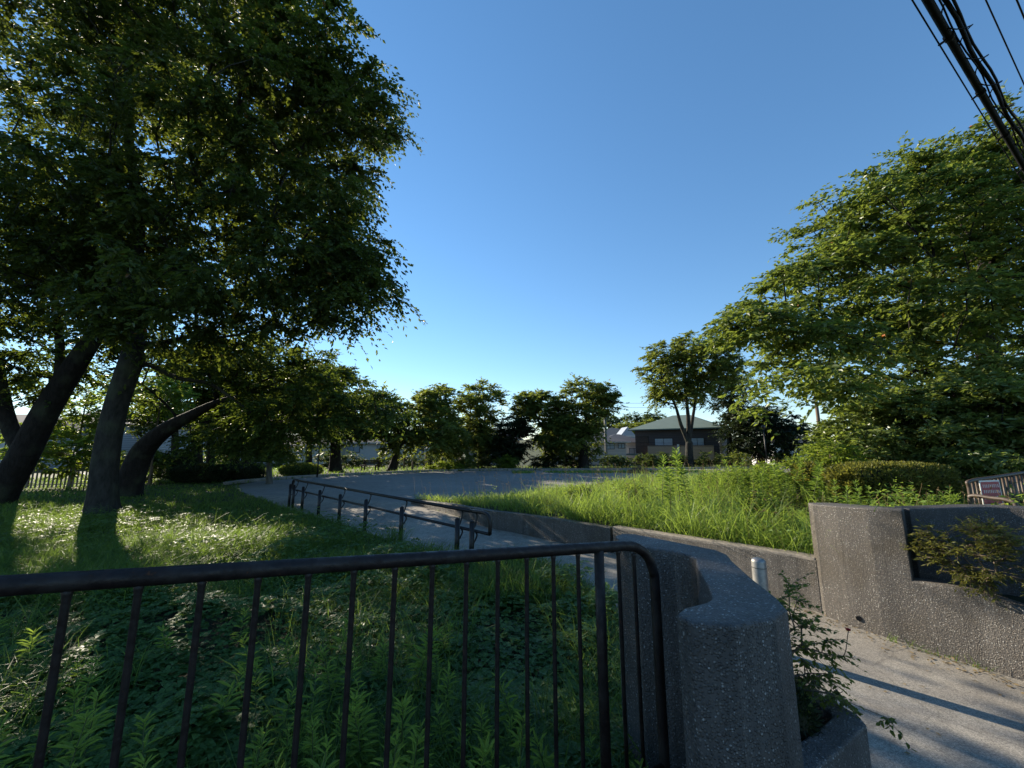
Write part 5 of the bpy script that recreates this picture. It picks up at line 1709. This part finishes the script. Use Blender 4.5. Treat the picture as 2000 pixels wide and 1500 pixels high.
C = at(1405, 875, 48)
gh, blk, ginv = house('green_roof_house', 'two-storey dark brown house with green hipped roof beyond the plaza', C, (-0.8, 0.6), 10.2, 8.0, -4.6, 2.35, 4.35, 'brown_wall', 'green_roof',
                      wins=((1.6, 3.2, -0.05, 1.25), (5.3, 7.6, -0.05, 1.25)), over=0.7, trim='green_roof')
blk('balcony', 0.4, 8.2, -1.2, -1.08, -1.35, 0.28, 'balcony')
blk('balcony_end', 8.1, 8.2, -1.08, 0.0, -1.35, 0.28, 'balcony')
blk('balcony_floor', 0.42, 8.1, -1.08, 0.0, -1.5, -1.36, 'dark_frame')
blk('balcony_rail', 0.4, 8.2, -1.22, -1.06, 0.30, 0.38, 'dark_frame')
blk('balcony_post', 4.25, 4.5, -1.3, -1.21, -1.4, 0.45, 'off_white')
blk('corner_column', -0.35, -0.1, -0.3, -0.05, -4.6, 2.3, 'balcony')
blk('louvre_panel', 8.4, 10.1, -0.06, -0.012, -3.5, 1.6, 'dark_wood')
blk('porch_roof', 9.4, 11.6, -1.6, 0.3, -0.95, -0.75, 'green_roof')
blk('porch_post', 11.3, 11.45, -1.5, -1.35, -4.6, -0.95, 'dark_wood')
C = at(1223, 875, 47)
ph, blk, _ = house('pink_house', 'pale pink house with dark slate roof beside the utility pole', C, (-1, 0.08), 9.5, 6.0, -4.6, 0.62, 1.75, 'pink_wall', 'slate', wins=((0.15, 0.95, -0.05, 0.55), (1.35, 2.4, -0.15, 0.58)), over=0.45)
C = at(1262, 875, 56)
house('white_house', 'small white house squeezed between the pink and the green-roofed houses', C, (-1, 0.02), 6.5, 6.0, -4.6, 0.7, 1.9, 'off_white', 'slate', wins=((1.0, 2.4, -0.9, 0.0),), over=0.45)
C = at(1258, 860, 82)
house('grey_roof_house', 'far house with broad pale grey roof below the hill trees', C, (-1, 0.05), 10.5, 9.0, -4.6, 1.7, 4.2, 'off_white', 'grey_roof', over=0.6)
C = at(1240, 860, 76)
house('gabled_house', 'far pale blue house front with a pointed gable among grey roofs', C, (-1, 0.0), 2.6, 4.0, -4.6, 2.2, 3.9, 'blue_wall', 'blue_wall', hip=False, ridge_side=True, over=0.15)
house('far_villa', 'pale house glimpsed behind the dark evergreen of the far row', at(1015, 880, 52), (-1, 0), 7, 6, -4.6, 1.0, 2.6, 'pink_wall', 'slate', wins=((2.5, 3.9, -0.6, 0.5), (5.0, 6.0, -0.6, 0.5)))
house('far_villa', 'white house seen between trunks behind the sunlit weeds', at(890, 880, 50), (-1, 0), 7, 6, -2.6, 1.2, 2.8, 'off_white', 'slate', wins=((1.2, 2.6, -0.8, 0.3), (4.0, 5.4, -0.8, 0.3)))
house('far_villa', 'long white house behind the bench and the black-trunked cherry', at(778, 880, 52), (-1, 0), 11, 6, -2.2, 0.6, 2.0, 'off_white', 'grey_roof', wins=((1.2, 2.8, -0.6, 0.5), (5.0, 6.6, -0.6, 0.5), (8.4, 9.6, -0.6, 0.5)))
house('far_villa', 'white house and garden wall behind the young pale-barked tree', at(640, 880, 48), (-1, 0), 10, 6, -2.2, 0.2, 1.6, 'off_white', 'grey_roof', wins=((2.2, 3.8, -0.9, 0.1), (6.4, 8.0, -0.9, 0.1)))
house('far_villa', 'pale house behind the row of trees at the low hedge', at(470, 880, 44), (-1, 0), 9, 6, -2.2, 2.2, 4.0, 'grey_wall', 'slate', wins=((1.2, 2.8, -0.6, 0.8), (5.4, 7.0, -0.6, 0.8)))
house('far_villa', 'white house behind the ball-shaped bush', at(352, 880, 46), (-1, 0), 10, 6, -2.2, 1.9, 3.6, 'white', 'slate', wins=((3.2, 4.8, -0.6, 0.9),))
house('far_villa', 'grey-sided house between the two big trunks', at(230, 880, 42), (-1, 0), 9, 6, -2.2, 2.4, 4.0, 'grey_wall', 'slate', wins=((2.8, 4.2, 0.9, 1.9),))
house('far_villa', 'house with ribbed pale siding at the picture edge behind the forked trunk', at(40, 880, 36), (-1, 0.1), 12, 6, -2.2, 1.6, 3.2, 'grey_wall', 'slate', wins=((1.6, 3.2, -0.4, 0.9),))
house('far_villa', 'white building past the black-green evergreen', at(1625, 880, 62), (-1, 0), 9, 6, -4.6, 0.6, 2.0, 'white', 'grey_roof', wins=((1.5, 3.5, -1.2, 0.0), (5, 7, -1.2, 0)))

# white slat fence at the back of the lawn
wf = empty('slat_fence', (-19.0, 19.0, GZ), 'low pale slat fence catching the sun between the big trunks', 'fence')
winv = Matrix.Translation(-Vector(wf.location))
wa, wb_ = np.array([-23.6, 18.2, GZ]), np.array([-19.6, 20.4, GZ])
mb = MB()
mb.box((-0.03, -0.012, 0.05), (0.03, 0.012, 0.92))
sl_me = mb.mesh('slat')
ang = math.atan2(wb_[1] - wa[1], wb_[0] - wa[0])
ns = 34
for k in range(ns):
    o = link('slat', sl_me, M['wood'], wf)
    o.matrix_parent_inverse = winv
    o.location = wa + (wb_ - wa) * (k / (ns - 1))
    o.rotation_euler = (0, 0, ang)
for zz in (0.2, 0.8):
    mb = MB()
    nn = np.array([-math.sin(ang), math.cos(ang), 0]) * 0.03
    mb.tube([wa + nn + [0, 0, zz], wb_ + nn + [0, 0, zz]], 0.02, 6)
    mb.build('rail', M['wood'], wf).matrix_parent_inverse = winv


# ------------------------------------------------------------------ poles, posts, bench, mound
def pole(name, label, px, ptop, Y, r, mat, cat='pole', zb=None, extra=None, group=None):
    t = at(px, ptop, Y)
    z0 = GZ - 0.1 if zb is None else zb
    root = empty(name, (t[0], t[1], z0), label, cat, group)
    mb = MB()
    mb.tube([(0, 0, 0), (0, 0, (t[2] - z0) * 0.5), (0, 0, t[2] - z0)], [r, r * 0.9, r * 0.78], 12)
    mb.build('shaft', M[mat], root, smooth=True)
    return root, t[2] - z0


u1, h1 = pole('utility_pole', 'grey utility pole beside the dense roundish tree', 1180, 770, 45, 0.17, 'pole', 'utility pole', -4.6)
for zz in (h1 - 0.5, h1 - 1.2):
    mb = MB()
    mb.box((-0.9, -0.2, zz), (0.9, -0.1, zz + 0.1))
    mb.build('crossarm', M['steel'], u1)
mb = MB()
mb.tube([(0.28, -0.1, h1 - 3.0), (0.28, -0.1, h1 - 2.2)], 0.2, 12)
mb.build('transformer', M['pole'], u1)
u2, h2 = pole('utility_pole', 'brown pole between the black-green evergreen and the glossy shrub', 1592, 770, 30, 0.14, 'wood_pole', 'utility pole', -2.2)
mb = MB()
mb.box((-0.7, -0.16, h2 - 0.5), (0.7, -0.08, h2 - 0.42))
mb.build('crossarm', M['steel'], u2)
l1, hl = pole('lamp_post', 'slim dark lamp post at the plaza edge before the thick trunks', 626, 845, 26.5, 0.045, 'rail_paint', 'lamp post')
mb = MB()
mb.tube([(0, 0, hl), (0, 0, hl + 0.1), (0, 0, hl + 0.32), (0, 0, hl + 0.38)], [0.06, 0.16, 0.14, 0.03], 12)
mb.build('lamp_head', M['rail_paint'], l1, smooth=True)
l2, hl = pole('lamp_post', 'slim pole in front of the black-green evergreen', 1491, 838, 36, 0.05, 'rail_paint', 'lamp post')
mb = MB()
mb.tube([(0, 0, hl), (0, 0, hl + 0.1), (0, 0, hl + 0.32), (0, 0, hl + 0.38)], [0.06, 0.16, 0.14, 0.03], 12)
mb.build('lamp_head', M['rail_paint'], l2, smooth=True)
for px, pt, lab in ((790, 884, 'tall pale wooden post just past the black-trunked cherry'), (832, 886, 'tall pale wooden post nearest the sunlit weeds'), (806, 903, 'short wooden post between the two tall pale posts'), (776, 890, 'pale post close against the black-trunked cherry')):
    p_, hp_ = pole('wooden_post', lab, px, pt, 35.8, 0.09, 'wood', 'post', group='posts behind the far kerb')
    mb = MB()
    mb.tube([(0, 0, hp_), (0, 0, hp_ + 0.05), (0, 0, hp_ + 0.07)], [0.1, 0.08, 0.02], 10)
    mb.build('cap', M['wood'], p_)
wires = [((1180, 788, 45), (1900, 770, 60)), ((1180, 796, 45), (1900, 782, 60)), ((1100, 862, 44), (1700, 858, 47)), ((1100, 868, 44), (1700, 866, 47))]
labs = ['upper far wire running from the utility pole past the fan-shaped zelkova', 'second far wire just below the upper one', 'thin line crossing in front of the brown house windows', 'thin line crossing at balcony height before the brown house']
for (a, b), lab in zip(wires, labs):
    a, b = at(*a), at(*b)
    mb = MB()
    mb.tube([a + (b - a) * s - np.array([0, 0, 1.2 * s * (1 - s)]) for s in np.linspace(-0.5 if a[2] < 2 else 0, 1, 24)], 0.014, 5)
    tag(mb.build('far_wire', M['cable']), lab, 'wire', 'far wires')

bn = empty('park_bench', tuple(at(722, 915, 34.5)[:2]) + (GZ + 0.0,), 'dark park bench on the verge between the broad tree and the black-trunked cherry', 'bench')
bn.rotation_euler = (0, 0, R(-12))
for k in range(3):
    mb = MB()
    mb.box((-0.85, -0.22 + 0.15 * k, 0.42), (0.85, -0.09 + 0.15 * k, 0.46))
    mb.build('seat_slat', M['dark_wood'], bn)
for k in range(3):
    mb = MB()
    mb.box((-0.85, 0.24 + 0.03 * k, 0.5 + 0.13 * k), (0.85, 0.27 + 0.03 * k, 0.61 + 0.13 * k))
    mb.build('back_slat', M['dark_wood'], bn)
for sx in (-0.65, 0.65):
    mb = MB()
    mb.box((sx - 0.04, -0.2, 0), (sx + 0.04, -0.12, 0.42))
    mb.box((sx - 0.04, 0.2, 0), (sx + 0.04, 0.3, 0.85))
    mb.box((sx - 0.04, -0.2, 0.36), (sx + 0.04, 0.3, 0.415))
    mb.build('leg_frame', M['dark_wood'], bn)

g = np.random.default_rng(3)
mp_ = at(1248, 922, 31)
uu, rr_ = np.meshgrid(np.linspace(0, 2 * np.pi, 41)[:-1], np.linspace(0, 1, 12))
px_, py_ = np.cos(uu) * rr_ * 0.95, np.sin(uu) * rr_ * 0.7
zz = 0.52 * np.clip(1 - rr_, 0, 1) ** 0.85 * (0.75 + 0.5 * vnoise(px_ + 5, py_ + 5, 4, 0.25)) - 0.02
mv = np.stack([px_ + 0.12 * (1 - rr_), py_, zz], -1).reshape(-1, 3)
ii = np.arange(12 * 40).reshape(12, 40)
qq = np.stack([ii[:-1], np.roll(ii, -1, 1)[:-1], np.roll(ii, -1, 1)[1:], ii[1:]], -1).reshape(-1, 4)
md = empty('dirt_mound', (mp_[0], mp_[1], GZ), 'small brown heap of soil and cuttings on the far gravel', 'mound')
link('heap', np_mesh('heap', mv, [qq], True), M['dirt'], md)
ns = 700
a, q = g.random(ns) * 6.28, g.random(ns) ** 0.6
ps = np.stack([np.cos(a) * q * 0.95, np.sin(a) * q * 0.7, 0.5 * (1 - q) ** 0.85 + 0.02], -1)
v, f, r = leaf_quads(ps, rand_dirs(ns, g, 0.5, 0.2), rand_dirs(ns, g), g.uniform(0.08, 0.22, ns), g.uniform(0.015, 0.04, ns), g.random(ns))
tag(link('cuttings', np_mesh('cuttings', v, [f], False, r), M['straw'], md), kind='stuff')

# fallen leaves and grit along the path edges
g = np.random.default_rng(77)
pl = np.array(PATH_RIGHT[:-2])
seg = g.integers(0, len(pl) - 1, 420)
t = g.random(420)[:, None]
e = pl[seg] * (1 - t) + pl[seg + 1] * t + np.stack([-np.abs(g.normal(0.1, 0.12, 420)), -np.abs(g.normal(0.06, 0.1, 420))], -1)
e2 = np.stack([g.uniform(1.6, 4.2, 160), g.uniform(2.2, 6.5, 160)], -1)
e = np.concatenate([e, e2[in_poly(e2[:, 0], e2[:, 1], PATH)]])
ps = np.concatenate([e, np.full((len(e), 1), GZ + 0.012)], 1)
n = len(ps)
v, f, r = leaf_quads(ps, rand_dirs(n, g, 0.15, 0.03), unit(np.array([0, 0, 1.0]) + g.normal(0, 0.25, (n, 3))), g.uniform(0.02, 0.05, n), g.uniform(0.01, 0.024, n), g.random(n))
tag(link('fallen_leaves', np_mesh('fallen_leaves', v, [f], False, r), M['straw']), 'dry fallen leaves lying along the foot of the walls on the path', 'leaves', kind='stuff')
# weeds rooted in the joint between wall and path
seg = g.integers(0, len(pl) - 1, 500)
t = g.random(500)[:, None]
e = pl[seg] * (1 - t) + pl[seg + 1] * t - np.array([0.07, 0.05])
e = e[vnoise(e[:, 0], e[:, 1], 91, 0.5) > 0.6]
ps = np.concatenate([e, np.full((len(e), 1), GZ)], 1)
n = len(ps)
v, f, r = grass_mesh(ps, g.uniform(0.03, 0.12, n), g.uniform(0.003, 0.006, n), g, 0.5, 0.7, segs=3)
tag(link('joint_weeds', np_mesh('joint_weeds', v, f, False, r), M['grass_lawn']), 'sparse small weeds in the joint at the foot of the path walls', 'weeds', kind='stuff')
